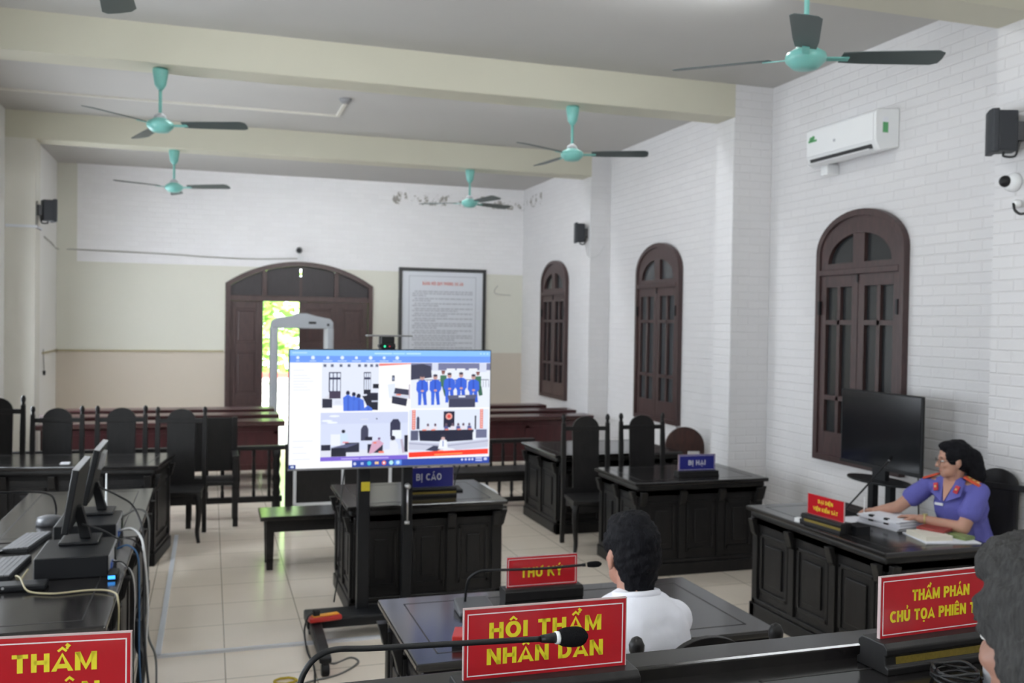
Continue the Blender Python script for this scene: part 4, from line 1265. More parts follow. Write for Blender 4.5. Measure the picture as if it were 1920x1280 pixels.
plate('red plate lettered HỘI THẨM NHÂN DÂN behind the big microphone', 0.655, 1.78, BZT, R_(-1), True, HOI, w=0.345)
plate('red plate lettered HỘI THẨM NHÂN DÂN cut by the left edge', -0.30, 1.785, BZT, R_(-6), True, HOI, w=0.345, base_h=0.082)
plate('red THẨM PHÁN CHỦ TỌA plate beside the grey-haired man', 1.638, 1.78, BZT, R_(3), True,
      [(TX_TP, 0.0, 0.079, 0.026, 0.172, 1.1), (TX_CT, 0.0, 0.034, 0.026, 0.300, 1.15)], w=0.355, gold=True)
plate('red plate lettered THƯ KÝ on the desk of the man in white', 1.435, 3.97, 0.78, R_(0), True,
      [(TX_TK, -0.003, 0.042, 0.044, 0.200, 1.0)], w=0.335, base_h=0.095, h=0.135)
plate('blue plate lettered BỊ CÁO on the desk behind the display', 1.55, 6.72, 0.78, R_(0), False,
      [(TX_BC, -0.015, 0.048, 0.050, 0.19, 0.75)], w=0.335, gold=True, border=False)
plate('blue plate lettered BỊ HẠI on the desk before the two chairs', 3.95, 7.10, 0.78, R_(-2), False,
      [(TX_BH, 0.0, 0.045, 0.042, 0.16, 0.75)], w=0.34, h=0.135, border=True, base_h=0.05)
plate('red plate on the desk of the woman in violet', 3.745, 5.06, 0.78, R_(-85), True,
      [(TX_DD, 0.0, 0.080, 0.024, 0.135, 0.85), (TX_VK, 0.0, 0.030, 0.024, 0.225, 0.95)], w=0.33, h=0.13, gold=True, border=False)

# ------------------------------------------------------------------ judges' bench
jb = thing('judges_bench', 'long dark judges bench with raised front lip across the foreground', 'desk', (1.0, 1.6, 0.45))
MB().box(-2.0, 3.6, 1.12, 1.86, BZT - 0.04, BZT).build('desktop', M_TOP, jb, bevel=0.006)
MB().prism([(1.842, BZT - 0.02), (1.842, BZT + 0.026), (1.848, BZT + 0.031), (1.93, BZT + 0.031), (1.94, BZT + 0.022), (1.94, BZT - 0.02), (1.92, BZT - 0.06)], lambda u, v, w: (w, u, v), -2.0, 3.6).build('front_lip', M_TOP, jb, bevel=0.002)
MB().box(-1.95, 3.55, 1.84, 1.89, 0.45, BZT - 0.05).build('front_panel', M_DARK, jb)
for i in range(7):
    xa = -1.9 + i * 0.78
    MB().box(xa + 0.06, xa + 0.72, 1.885, 1.905, 0.60, BZT - 0.14).build('raised_panel', M_DARK, jb, bevel=0.012)
for xx in (-1.97, 0.2, 1.9, 3.5):
    MB().box(xx, xx + 0.04, 1.2, 1.84, 0.45, BZT - 0.04).build('side_panel', M_DARK, jb)
il = MB()
for x0_, x1_ in ((-1.9, 0.16), (0.20, 1.11), (1.15, 2.2), (2.24, 3.5)):
    for q in ((x0_, x1_, 1.77, 1.776), (x0_, x1_, 1.22, 1.226), (x0_, x0_ + 0.006, 1.22, 1.776), (x1_ - 0.006, x1_, 1.22, 1.776)):
        il.box(q[0], q[1], q[2], q[3], BZT - 0.002, BZT + 0.0007)
il.build('inlay_line', M_INLAY, jb)

# ------------------------------------------------------------------ microphones
def mic(label, base, rb, neck, r, head, rh, ring=True, box=None):
    t = thing('gooseneck_microphone', label, 'microphone', base, 0, 'gooseneck microphones')
    x, y, z = base
    if box:
        bx_, by_, bh = box
        MB().prism([(-bx_, -by_), (bx_, -by_), (bx_ * 0.9, by_), (-bx_ * 0.9, by_)], lambda u, v, w: (x + u, y + v, z + (w * (1.0 if v > 0 else 0.45))), 0.0, bh).build('base', rb, t, bevel=0.008, seg=3)
    else:
        MB().lathe([(rb, z), (rb, z + 0.02), (rb * 0.9, z + 0.045), (rb * 0.5, z + 0.055)], (x, y, 0), 28).build('base', M_DGREY, t, smooth=True)
    pts = spline(neck, 8)
    MB().tube(pts, r, 10).build('gooseneck', M_BLACKP, t, smooth=True)
    a, b = Vector(head[0]), Vector(head[1])
    d = (b - a)
    if ring:
        MB().tube([a - d * 0.02, a + d * 0.12], [rh * 0.62, rh * 0.66], 14).build('ring', M_WHITEP, t, smooth=True)
    n = 10
    MB().tube([a + d * (0.1 + 0.9 * i / n) for i in range(n + 1)], [rh * q for q in (0.72, 0.86, 0.93, 0.97, 1.0, 1.0, 1.0, 0.97, 0.88, 0.66, 0.25)], 16).build('foam_head', M_FOAM, t, smooth=True)
    MB().tube([Vector(pts[-1]) - d * 0.0, a], [r * 1.25, rh * 0.55], 12).build('capsule', M_BLACKP, t, smooth=True)
    return t
mic('big black gooseneck microphone crossing the HỘI THẨM NHÂN DÂN plate', (0.145, 1.60, BZT), 0.055,
    [(0.145, 1.60, BZT + 0.05), (0.146, 1.61, 1.36), (0.150, 1.62, 1.43), (0.162, 1.62, 1.462), (0.182, 1.62, 1.481), (0.212, 1.62, 1.489), (0.28, 1.62, 1.485), (0.45, 1.62, 1.479), (0.585, 1.62, 1.474)], 0.0054,
    [(0.615, 1.62, 1.4735), (0.678, 1.62, 1.4715)], 0.0185)
mic('black gooseneck microphone with flat base left of the THƯ KÝ plate', (1.12, 3.97, 0.78), M_DGREY,
    [(1.085, 4.0, 0.81), (1.085, 3.98, 0.88), (1.09, 3.95, 0.935), (1.13, 3.93, 0.968), (1.19, 3.92, 0.972), (1.40, 3.88, 0.976), (1.585, 3.86, 0.985)], 0.006,
    [(1.60, 3.855, 0.986), (1.67, 3.84, 0.990)], 0.014, ring=False, box=(0.085, 0.07, 0.05))
mic('black gooseneck microphone leaning across the switched-off television', (4.12, 5.42, 0.78), M_BLACKP,
    [(4.16, 5.42, 0.80), (4.19, 5.40, 0.85), (4.20, 5.30, 0.95), (4.20, 5.12, 1.12), (4.20, 5.03, 1.205)], 0.006,
    [(4.20, 5.03, 1.205), (4.20, 5.00, 1.235)], 0.010, ring=True, box=(0.07, 0.09, 0.045))
mic('black gooseneck microphone on the left computer desk with grey rounded base', (-0.93, 6.32, 0.78), 0.075,
    [(-0.90, 6.36, 0.82), (-0.90, 6.36, 0.88), (-0.90, 6.24, 0.96), (-0.91, 6.0, 1.03), (-0.96, 5.7, 1.09), (-1.08, 5.4, 1.14)], 0.006,
    [(-1.09, 5.38, 1.142), (-1.13, 5.28, 1.155)], 0.013, ring=False)
mic('thin black gooseneck microphone beside the BỊ CÁO plate', (1.78, 6.90, 0.78), M_BLACKP,
    [(1.78, 6.93, 0.80), (1.80, 6.93, 0.90), (1.83, 6.90, 1.0), (1.83, 6.82, 1.05)], 0.005,
    [(1.83, 6.82, 1.05), (1.83, 6.78, 1.06)], 0.010, ring=False, box=(0.05, 0.06, 0.03))
dm = thing('desk_microphone_base', 'light grey microphone base in front of the grey-haired man', 'microphone', (1.66, 1.60, BZT))
MB().lathe([(0.060, BZT), (0.060, BZT + 0.03), (0.055, BZT + 0.05), (0.02, BZT + 0.055)], (1.675, 1.60, 0), 28).build('body', M_LGREY, dm, smooth=True)
MB().cyl((1.68, 1.63, BZT + 0.054), (1.68, 1.63, BZT + 0.058), 0.012, seg=14).build('button', M_WHITEP, dm)
cc = MB()
rr = random.Random(3)
for k in range(4):
    pts = []
    for i in range(25):
        a = 2 * PI * i / 24
        pts.append((1.575 + 0.045 * math.cos(a + k) * (1 + 0.15 * rr.random()), 1.66 + 0.045 * math.sin(a + k), BZT + 0.006 + k * 0.007 + 0.004 * math.sin(3 * a + k)))
    cc.tube(pts, 0.0038, 6)
cc.tube(spline([(1.60, 1.66, BZT + 0.01), (1.63, 1.62, BZT + 0.012), (1.65, 1.60, BZT + 0.012)], 5), 0.0038, 6)
tagm(cc, 'coiled_cable', M_CAB_K, 'coiled black cable on the bench under the THẨM PHÁN plate', 'cable', smooth=True)

# ------------------------------------------------------------------ big display on a rolling stand
tv = thing('display_cart', 'big lit flat screen on a black rolling stand in the middle', 'display', (1.14, 6.15, 0))
TX0, TX1, TZ0, TZ1, TY = 0.475, 1.815, 1.095, 1.872, 6.10
MB().box(TX0, TX1, TY, TY + 0.045, TZ0, TZ1).build('housing', M_BLACKP, tv, bevel=0.004)
MB().box(TX0, TX1, TY - 0.004, TY, TZ0, TZ0 + 0.012).build('lower_bezel', M_MGREY, tv)
# --- picture: painted as small flat cells on the panel
PIX = []
def S(x, y):
    """position on the panel, given in a 0..1725 x 0..1020 layout"""
    return x / 1725.0, y / 1020.0
def lin(c):
    return tuple(((v / 255) / 12.92 if v / 255 <= 0.04045 else ((v / 255 + 0.055) / 1.055) ** 2.4) for v in c)
def rect(x0, y0, x1, y1, c):
    PIX.append(([(x0, y0), (x1, y0), (x1, y1), (x0, y1)], c))
def poly(p, c):
    PIX.append((p, c))
def disc(x, y, rx, c, ry=None, n=12):
    ry = ry or rx
    PIX.append(([(x + rx * math.cos(2 * PI * i / n), y + ry * math.sin(2 * PI * i / n)) for i in range(n)], c))
W_ = (255, 255, 255)
rect(0, 0, 1725, 1020, (250, 251, 255))
rect(0, 0, 1725, 50, (140, 196, 255))
rect(0, 50, 1725, 108, (112, 158, 250))
rect(700, 22, 850, 34, (190, 232, 255)); rect(860, 22, 960, 34, (178, 226, 255)); rect(975, 22, 1100, 34, (190, 232, 255))
rect(20, 18, 140, 30, (180, 220, 255))
for x in (1630, 1660, 1690):
    rect(x, 20, x + 14, 32, (190, 228, 255))
for i, x in enumerate((65, 188, 310, 430, 548, 668, 783, 895)):
    disc(x, 66, 13 + 3 * (i % 2), (225, 240, 255))
    rect(x - 14 - 12 * min(i, 2), 90, x + 14 + 12 * min(i, 2), 98, (190, 215, 255))
for i, y in enumerate((170, 215, 240, 265, 290, 315, 340, 780, 832, 884, 936)):
    rect(30, y, 120 + 25 * (i % 4), y + 7, (226, 230, 240))
# video tile one: a room seen from the side
rect(262, 112, 740, 530, (226, 232, 248))
rect(262, 480, 740, 530, (246, 248, 255))
for i, x in enumerate((275, 335, 408, 475, 562, 615, 665, 710)):
    rect(x, 122, x + 24, 146, (96, 104, 130))
for x0, x1 in ((320, 420), (612, 672)):
    rect(x0, 190, x1, 362, (58, 62, 88))
    w = (x1 - x0)
    for i in range(3):
        for j in range(2):
            rect(x0 + w * (0.10 + 0.31 * i), 200 + 45 * j + (10 if j else 0), x0 + w * (0.33 + 0.31 * i), 236 + (118 if j else 0), (224, 232, 250))
rect(690, 294, 742, 334, (34, 36, 50))
rect(268, 420, 350, 500, (48, 50, 68)); poly([(262, 420), (320, 386), (356, 400), (352, 424)], (220, 224, 236))
rect(325, 360, 420, 420, (70, 62, 84)); rect(372, 436, 420, 470, (216, 222, 238))
rect(612, 344, 672, 384, (40, 42, 58)); rect(640, 372, 735, 430, (44, 46, 64)); poly([(600, 400), (735, 388), (735, 525), (660, 520)], (36, 38, 54)); rect(680, 440, 735, 452, (200, 208, 230))
for x, y, s in ((470, 372, 1), (520, 384, 1), (560, 400, 1.1), (640, 470, 0.9)):
    disc(x + 10, y, 17 * s, (40, 42, 66), 20 * s)
    poly([(x - 30 * s, y + 40), (x + 8, y + 12), (x + 48 * s, y + 36), (x + 56 * s, 530), (x - 26 * s, 530)], (78, 118, 226))
    poly([(x + 6, y + 30), (x + 20, y + 30), (x + 26, 530), (x + 4, 530)], (66, 102, 210))
# video tile two: bright corner
rect(740, 112, 1015, 530, (254, 254, 255))
poly([(740, 116), (1015, 112), (1015, 120), (740, 138)], (236, 130, 128))
rect(852, 220, 876, 272, (66, 72, 96)); rect(858, 236, 870, 262, (150, 160, 190))
poly([(815, 300), (880, 290), (880, 420), (830, 420)], (226, 234, 250))
poly([(880, 330), (1010, 348), (1002, 398), (870, 380)], (62, 64, 86))
poly([(855, 402), (988, 428), (978, 494), (852, 466)], (50, 52, 72))
poly([(878, 380), (1000, 402), (990, 426), (860, 404)], (205, 212, 230)); rect(890, 386, 930, 398, (240, 130, 110))
rect(998, 300, 1010, 430, (196, 188, 206))
# video tile three: people in blue standing in a yard
rect(1015, 112, 1725, 514, (232, 238, 250))
rect(1015, 112, 1725, 175, (120, 124, 160))
rect(1200, 112, 1255, 180, (214, 220, 240)); rect(1625, 112, 1690, 190, (214, 220, 240))
poly([(1015, 130), (1120, 118), (1190, 140), (1200, 240), (1015, 262)], (62, 64, 86))
for x in (1330, 1420, 1530):
    rect(x, 160, x + 76, 240, (244, 248, 255))
    for j in range(5):
        rect(x, 172 + j * 15, x + 76, 176 + j * 15, (196, 206, 230))
rect(1080, 258, 1712, 264, (70, 76, 100))
for i in range(26):
    rect(1084 + i * 25, 262, 1088 + i * 25, 330, (110, 116, 140))
for x, dy_ in ((1300, -6), (1612, 4)):
    disc(x, 205 + dy_, 15, (150, 110, 104)); rect(x - 17, 184 + dy_, x + 17, 198 + dy_, (120, 60, 60)); rect(x - 26, 226 + dy_, x + 30, 320, (70, 120, 96))
    poly([(x - 10, 320), (x + 34, 320), (x + 46, 400), (x + 14, 410)], (60, 104, 84))
for i, (x, y) in enumerate(((1115, 240), (1230, 236), (1356, 222), (1460, 218), (1572, 236))):
    disc(x, y, 20, (196, 156, 150), 24)
    disc(x, y - 14, 20, (70, 66, 84), 12)
    poly([(x - 20, y + 24), (x + 20, y + 24), (x + 50, y + 44), (x + 54, y + 110), (x + 34, y + 140), (x - 34, y + 140), (x - 52, y + 110), (x - 48, y + 44)], (62, 104, 222))
    poly([(x - 6, y + 24), (x + 6, y + 24), (x + 8, y + 140), (x - 6, y + 140)], (48, 84, 196))
    disc(x + 2, y + 120, 15, (206, 160, 160), 10)
    poly([(x - 36, y + 138), (x - 2, y + 138), (x - 8, 486 - 20 * (i > 1)), (x - 34, 486 - 20 * (i > 1))], (66, 108, 224))
    poly([(x + 2, y + 138), (x + 36, y + 138), (x + 44, 486 - 20 * (i > 1)), (x + 16, 486 - 20 * (i > 1))], (58, 98, 214))
poly([(1340, 402), (1605, 396), (1590, 436), (1350, 440)], (92, 96, 124)); rect(1352, 434, 1590, 510, (66, 68, 92))
rect(1440, 404, 1500, 420, (226, 232, 246))
# video tile four: court room from the other side
rect(256, 542, 996, 960, (214, 222, 246))
rect(256, 542, 996, 640, (206, 214, 242))
for x, y in ((370, 572), (310, 612), (352, 628)):
    disc(x, y, 46, (240, 246, 255), 9)
rect(256, 870, 996, 930, (222, 226, 240))
poly([(592, 790), (592, 690), (612, 656), (640, 656), (656, 690), (656, 790)], (66, 68, 92))
poly([(842, 760), (842, 640), (866, 606), (910, 606), (930, 640), (930, 760)], (58, 60, 84))
rect(628, 758, 690, 790, (34, 36, 54)); rect(590, 600, 650, 606, (230, 232, 240)); disc(726, 600, 7, (80, 84, 108))
disc(446, 706, 16, (40, 44, 60)); poly([(420, 724), (480, 722), (486, 800), (410, 800)], (206, 226, 250)); rect(340, 730, 420, 830, (236, 240, 252))
rect(440, 796, 490, 808, (236, 150, 160))
rect(262, 820, 340, 870, (42, 44, 62)); rect(345, 848, 470, 925, (36, 38, 54)); rect(460, 806, 580, 890, (44, 46, 64)); poly([(345, 846), (460, 820), (580, 812), (470, 850)], (92, 96, 128))
rect(650, 822, 780, 900, (46, 48, 66)); disc(748, 776, 12, (120, 90, 130)); poly([(690, 800), (748, 786), (790, 820), (700, 900), (660, 910)], (214, 170, 196)); rect(700, 806, 726, 818, (238, 120, 80))
rect(860, 704, 940, 780, (236, 244, 255)); disc(866, 774, 22, (46, 46, 62), 22); poly([(840, 800), (884, 790), (912, 830), (918, 926), (830, 926), (780, 900), (780, 880), (840, 870)], (230, 234, 246))
rect(745, 886, 790, 904, (240, 130, 110)); rect(965, 750, 996, 900, (40, 42, 58)); poly([(930, 790), (950, 780), (970, 900), (950, 910)], (190, 180, 200))
rect(256, 926, 996, 962, (128, 104, 214)); rect(430, 940, 580, 950, (190, 176, 246)); rect(590, 940, 830, 950, (190, 176, 246))
# video tile five: the judges' bench
rect(1004, 528, 1714, 945, (224, 232, 250))
rect(1030, 528, 1060, 704, (226, 116, 110)); rect(1636, 528, 1664, 704, (226, 116, 110))
for j in range(8):
    disc(1045, 540 + j * 21, 8, (244, 200, 190)); disc(1650, 540 + j * 21, 8, (244, 200, 190))
rect(1308, 544, 1406, 690, (44, 44, 66)); disc(1356, 590, 30, (238, 170, 160)); disc(1356, 590, 17, (226, 80, 74))
poly([(1070, 700), (1070, 600), (1082, 584), (1096, 600), (1096, 700)], (70, 74, 100)); rect(1588, 586, 1602, 710, (40, 42, 58))
for x in (1170, 1235, 1332, 1390, 1440, 1486, 1540):
    disc(x, 664, 11, (110, 92, 108), 14); rect(x - 18, 678, x + 18, 712, (232, 226, 236) if x % 4 else (90, 96, 150))
poly([(1090, 712), (1580, 712), (1574, 808), (1340, 818), (1100, 804)], (40, 42, 62))
for x in (1120, 1200, 1320, 1430, 1530):
    rect(x, 702, x + 36, 714, (232, 140, 126))
rect(1020, 712, 1086, 800, (92, 96, 122)); rect(1600, 712, 1700, 790, (112, 116, 146)); rect(1572, 735, 1600, 800, (236, 242, 252))
poly([(1004, 806), (1340, 834), (1714, 800), (1714, 872), (1340, 900), (1004, 880)], (202, 206, 226))
poly([(1004, 820), (1340, 850), (1714, 814), (1714, 822), (1340, 860), (1004, 830)], (166, 170, 196))
poly([(1150, 890), (1220, 850), (1300, 860), (1260, 905)], (66, 70, 94))
disc(1306, 770, 24, (54, 56, 72), 20); poly([(1262, 880), (1278, 806), (1306, 790), (1338, 806), (1350, 880)], (240, 244, 254)); disc(1306, 788, 17, (214, 180, 180), 14); rect(1302, 806, 1310, 860, (96, 120, 190))
poly([(1340, 872), (1400, 880), (1420, 896), (1240, 906)], (236, 240, 250))
poly([(1004, 905), (1714, 890), (1714, 936), (1004, 950)], (255, 66, 48)); poly([(1230, 926), (1480, 920), (1480, 930), (1230, 936)], (255, 160, 96)); rect(1260, 893, 1310, 902, (255, 140, 120))
# task bar
rect(0, 985, 56, 1020, (36, 60, 138)); rect(16, 994, 26, 1012, (214, 226, 248)); rect(28, 994, 40, 1012, (214, 226, 248))
rect(520, 962, 1725, 1020, (50, 76, 168))
disc(544, 992, 12, (206, 214, 240), 14); rect(594, 980, 618, 1002, (170, 186, 230)); disc(666, 990, 17, (70, 190, 220), 19); rect(714, 978, 746, 1000, (240, 200, 150))
disc(792, 990, 18, (236, 120, 100), 20); disc(792, 990, 9, (240, 240, 250), 10); disc(854, 990, 19, (180, 236, 240), 20); rect(880, 968, 944, 1012, (90, 140, 230)); disc(912, 990, 16, (196, 226, 255), 17)
for x in (1478, 1512, 1544, 1572):
    disc(x, 982, 10, (206, 214, 248), 11)
rect(1600, 968, 1660, 980, (196, 206, 246)); rect(1600, 988, 1660, 1000, (196, 206, 246)); rect(1676, 970, 1704, 994, (206, 214, 248))
bm = bmesh.new()
lay = bm.loops.layers.float_color.new('pixel')
sx0, sx1, sz0, sz1 = TX0 + 0.006, TX1 - 0.006, TZ0 + 0.012, TZ1 - 0.006
for i, (pts, c) in enumerate(PIX):
    y = TY - 0.0010 - 0.000012 * i
    vv = [bm.verts.new((sx0 + p[0] / 1725.0 * (sx1 - sx0), y, sz1 - p[1] / 1020.0 * (sz1 - sz0))) for p in pts]
    f = bm.faces.new(vv)
    q = (*lin(c), 1)
    for lp in f.loops:
        lp[lay] = q
mb = MB()
mb.bm.free()
mb.bm = bm
mb.build('screen', M_SCREEN, tv)
for xa, xb in ((0.935, 1.015), (1.235, 1.30)):
    MB().box(xa, xb, 6.17, 6.24, 0.10, 1.80).build('pole', M_BLACKP, tv, bevel=0.006)
MB().box(0.90, 1.34, 6.145, 6.17, 1.30, 1.70).build('mount_plate', M_DARKM, tv)
ba = MB()
ba.box(0.60, 1.66, 6.02, 6.26, 0.09, 0.155)
ba.build('base', M_BLACKP, tv, bevel=0.012, seg=3)
for x in (0.615, 1.575):
    MB().prism([(5.44, 0.075), (5.44, 0.11), (5.95, 0.15), (6.25, 0.15), (6.25, 0.08)], lambda u, v, w, x=x: (x + w, u, v), 0.0, 0.07).build('foot', M_BLACKP, tv, bevel=0.01)
    for y in (5.46, 6.21):
        ct = MB().cyl((x + 0.012, y, 0.036), (x + 0.058, y, 0.036), 0.036, seg=18).build('caster', M_BLACKP, tv, smooth=False, bevel=0.006)
        MB().box(x + 0.02, x + 0.05, y - 0.02, y + 0.02, 0.05, 0.085).build('caster_fork', M_DARKM, ct)
MB().box(0.955, 1.012, 6.166, 6.17, 0.935, 0.995).build('sticker', M_STICK, tv)
kn = MB()
kn.tube([(1.262, 6.15, 0.955), (1.262, 6.15, 0.72)], 0.006, 8)
kn.cyl((1.262, 6.13, 0.96), (1.262, 6.17, 0.96), 0.018, seg=12)
kn.cyl((1.245, 6.15, 0.715), (1.275, 6.15, 0.715), 0.012, seg=12)
kn.build('height_lever', M_METAL, tv, smooth=True)
MB().box(0.975, 1.27, 6.09, 6.20, 1.956, 1.966).build('camera_shelf', M_MGREY, tv, bevel=0.003)
MB().box(1.06, 1.155, 6.14, 6.18, 1.80, 1.956).build('shelf_bracket', M_BLACKP, tv)
vc = thing('conference_camera', 'black conference camera with a green light on top of the display', 'camera', (1.10, 6.12, 1.873))
MB().box(1.06, 1.155, 6.085, 6.138, 1.872, 1.912).build('base', M_BLACKP, vc, bevel=0.006)
MB().box(1.045, 1.155, 6.075, 6.138, 1.883, 1.906).build('head', M_BLACKP, vc, bevel=0.006)
MB().box(1.065, 1.150, 6.09, 6.138, 1.912, 1.954).build('neck', M_BLACKP, vc, bevel=0.004)
MB().cyl((1.083, 6.073, 1.893), (1.083, 6.076, 1.893), 0.0065, seg=12).build('green_light', M_GREENL, vc)
MB().cyl((1.115, 6.073, 1.893), (1.115, 6.076, 1.893), 0.005, seg=12).build('red_light', M_REDL, vc)
ps = thing('power_strip', 'red and orange power strip lying on the display stand base', 'power strip', (0.72, 5.98, 0.16))
Mp = at(0.705, 5.985, 0.156, 12)
MB(Mp).box(-0.105, 0.105, -0.035, 0.035, 0.0, 0.032).build('case', M_PSTRIP, ps, bevel=0.01, seg=3)
MB(Mp).box(-0.08, 0.09, -0.022, 0.024, 0.032, 0.040).build('socket_face', M_PSTRIPY, ps, bevel=0.004)
MB(Mp).box(-0.075, -0.035, -0.018, 0.02, 0.038, 0.075).build('plug', M_BLACKP, ps, bevel=0.006)
tagm(MB().tube(spline([(0.645, 5.99, 0.21), (0.60, 5.95, 0.20), (0.575, 5.93, 0.12), (0.585, 5.85, 0.02), (0.60, 5.6, 0.008), (0.58, 5.35, 0.008)], 6), 0.006, 6), 'power_cable', M_CAB_K, 'black cable dropping from the power strip to the floor', 'cable', smooth=True)
yl = [(0.42 + 0.06 * math.cos(a), 5.42 + 0.045 * math.sin(a), 0.008 + 0.002 * (i % 2)) for i, a in enumerate([2 * PI * i / 16 for i in range(18)])]
tagm(MB().tube(yl + [(0.52, 5.33, 0.008), (0.60, 5.15, 0.008)], 0.007, 6), 'floor_cable', M_CAB_O, 'yellow cable loop on the floor left of the caster', 'cable', smooth=True)
tagm(MB().tube(spline([(0.62, 5.50, 0.09), (0.72, 5.62, 0.008), (0.83, 5.70, 0.006), (0.86, 5.60, 0.006), (0.72, 5.44, 0.006), (0.52, 5.36, 0.006), (0.40, 5.20, 0.006)], 6), 0.006, 6), 'floor_cable', M_CAB_G, 'grey cable looping on the floor round the display stand caster', 'cable', smooth=True)
tagm(MB().tube(spline([(0.88, 6.30, 1.2), (0.84, 6.33, 0.8), (0.83, 6.30, 0.4), (0.80, 6.28, 0.18)], 6), 0.005, 6), 'display_cable', M_CAB_K, 'thin black cable hanging behind the display left pole', 'cable', smooth=True)

# ------------------------------------------------------------------ second television, switched off, by the wall
t2 = thing('television_on_stand', 'switched-off black television on a stand by the right wall', 'television', (4.78, 5.78, 0))
Mt = at(4.75, 5.805, 0, 0)
MB(Mt).box(0.0, 0.022, -0.445, 0.445, 1.01, 1.585).build('housing', M_BLACKP, t2, bevel=0.008)
MB(Mt).box(-0.003, 0.0, -0.43, 0.43, 1.035, 1.572).build('screen', M_TVOFF, t2)
MB(Mt).box(-0.004, 0.0, -0.445, 0.445, 1.01, 1.033).build('lower_bezel', M_BLACKP, t2)
ov = arcpts(0.0, 0.0, 0.15, 0, 360, 30, 0.31)[:-1]
MB(Mt).prism(ov, lambda u, v, w: (u + 0.02, v + 0.02, w), 0.915, 0.93).build('pedestal', M_BLACKP, t2, bevel=0.005)
MB(Mt).box(0.01, 0.05, -0.06, 0.08, 0.93, 1.04).build('neck', M_BLACKP, t2)
for y in (-0.13, 0.06):
    MB(Mt).box(-0.02, 0.03, y - 0.03, y + 0.03, 0.05, 0.915).build('post', M_BLACKP, t2, bevel=0.004)
MB(Mt).box(-0.015, 0.025, -0.11, 0.05, 0.60, 0.63).build('crossbar', M_BLACKP, t2)
MB(Mt).box(-0.22, 0.28, -0.26, 0.20, 0.0, 0.05).build('base', M_BLACKP, t2, bevel=0.01)
tagm(MB().tube(spline([(4.80, 5.45, 1.03), (4.81, 5.45, 0.8), (4.83, 5.46, 0.5), (4.84, 5.48, 0.0)], 6), 0.005, 6), 'power_cable', M_CAB_K, 'thin black cable hanging from the switched-off television', 'cable')

# ------------------------------------------------------------------ left computer desk
def computer(y0, y1, x0, x1, label):
    t = thing('desktop_computer', label, 'computer', ((x0 + x1) / 2, (y0 + y1) / 2, 0.78), 0, 'flat desktop computers')
    MB().box(x0, x1, y0, y1, 0.78, 0.885).build('case', M_BLACKP, t, bevel=0.005)
    MB().box(x1, x1 + 0.006, y0 + 0.02, y1 - 0.02, 0.79, 0.876).build('rear_panel', M_LGREY, t)
    MB().box(x1 + 0.006, x1 + 0.012, y0 + 0.06, y0 + 0.14, 0.80, 0.83).build('rear_port', M_BLUEP, t)
    MB().box(x1 + 0.006, x1 + 0.010, y1 - 0.16, y1 - 0.06, 0.80, 0.865).build('rear_port', M_BLACKP, t)
    MB().box(x0 - 0.004, x0, y0 + 0.01, y1 - 0.01, 0.785, 0.88).build('front_panel', M_MGREY, t)
    return t
computer(4.98, 5.40, -0.80, -0.47, 'black flat desktop computer under the nearer monitor')
computer(5.72, 6.14, -0.82, -0.50, 'black flat desktop computer under the farther monitor')
def monitor(y, x, zb, label, tiltd):
    t = thing('monitor', label, 'monitor', (x, y, zb), 0, 'thin monitors seen edge-on')
    MB().box(x - 0.13, x + 0.06, y - 0.11, y + 0.11, zb, zb + 0.016).build('base', M_BLACKP, t, bevel=0.006)
    MB().prism([(-0.03, 0), (0.03, 0), (0.025, 0.17), (-0.02, 0.17)], lambda u, v, w: (x + u * 0.9 - 0.01 - v * 0.25, y + w, zb + 0.016 + v), -0.03, 0.03).build('neck', M_BLACKP, t, bevel=0.005)
    M = Matrix.Translation((x - 0.085, y, zb + 0.085)) @ Matrix.Rotation(R_(tiltd), 4, 'Y')
    MB(M).box(-0.014, 0.018, -0.245, 0.245, 0.0, 0.325).build('housing', M_BLACKP, t, bevel=0.006)
    MB(M).box(-0.016, -0.014, -0.235, 0.235, 0.015, 0.315).build('screen', M_TVOFF, t)
    MB(M).box(-0.014, 0.016, -0.245, 0.245, 0.325, 0.328).build('lit_top_edge', M_LGREY, t)  # pale strip paints the light caught along the monitor's top
    return t
m1 = monitor(5.34, -0.60, 0.885, 'nearer thin black monitor seen edge-on on the left desk', 9)
m2 = monitor(6.10, -0.60, 0.885, 'farther thin black monitor seen edge-on on the left desk', 12)
plab(MB(Matrix.Translation((-0.685, 6.10, 0.97)) @ Matrix.Rotation(R_(12), 4, 'Y')).box(0.0185, 0.040, -0.13, 0.02, 0.20, 0.30).build('rear_label_box', M_LGREY, m2, bevel=0.003), 'pale box stuck on the back')
def keyboard(y, x, rz, label):
    t = thing('keyboard', label, 'keyboard', (x, y, 0.78), rz, 'black keyboards')
    MB().prism([(-0.075, 0), (0.075, 0), (0.075, 0.022), (-0.075, 0.012)], lambda u, v, w: (u, w, v), -0.21, 0.21).build('case', M_BLACKP, t, bevel=0.003, local=True)
    kk = MB()
    for i in range(5):
        for j in range(15):
            u = -0.06 + i * 0.027
            v = -0.195 + j * 0.0265
            kk.box(u, u + 0.022, v, v + 0.022, 0.014 + (u + 0.075) * 0.066, 0.021 + (u + 0.075) * 0.066)
    kk.build('keys', M_MGREY, t, local=True)
keyboard(5.22, -0.97, R_(-4), 'black keyboard before the nearer computer on the left desk')
keyboard(5.80, -0.97, R_(-8), 'black keyboard before the farther computer on the left desk')
ms = thing('computer_mouse', 'black mouse between the keyboards at the left edge', 'mouse', (-1.10, 5.52, 0.78))
MB().ell((-1.10, 5.52, 0.795), (0.032, 0.055, 0.020), 18).build('shell', M_BLACKP, ms, smooth=True)
lb = thing('document_holder', 'long dark bar lying on the left desk before the near keyboard', 'bar', (-1.0, 4.86, 0.78))
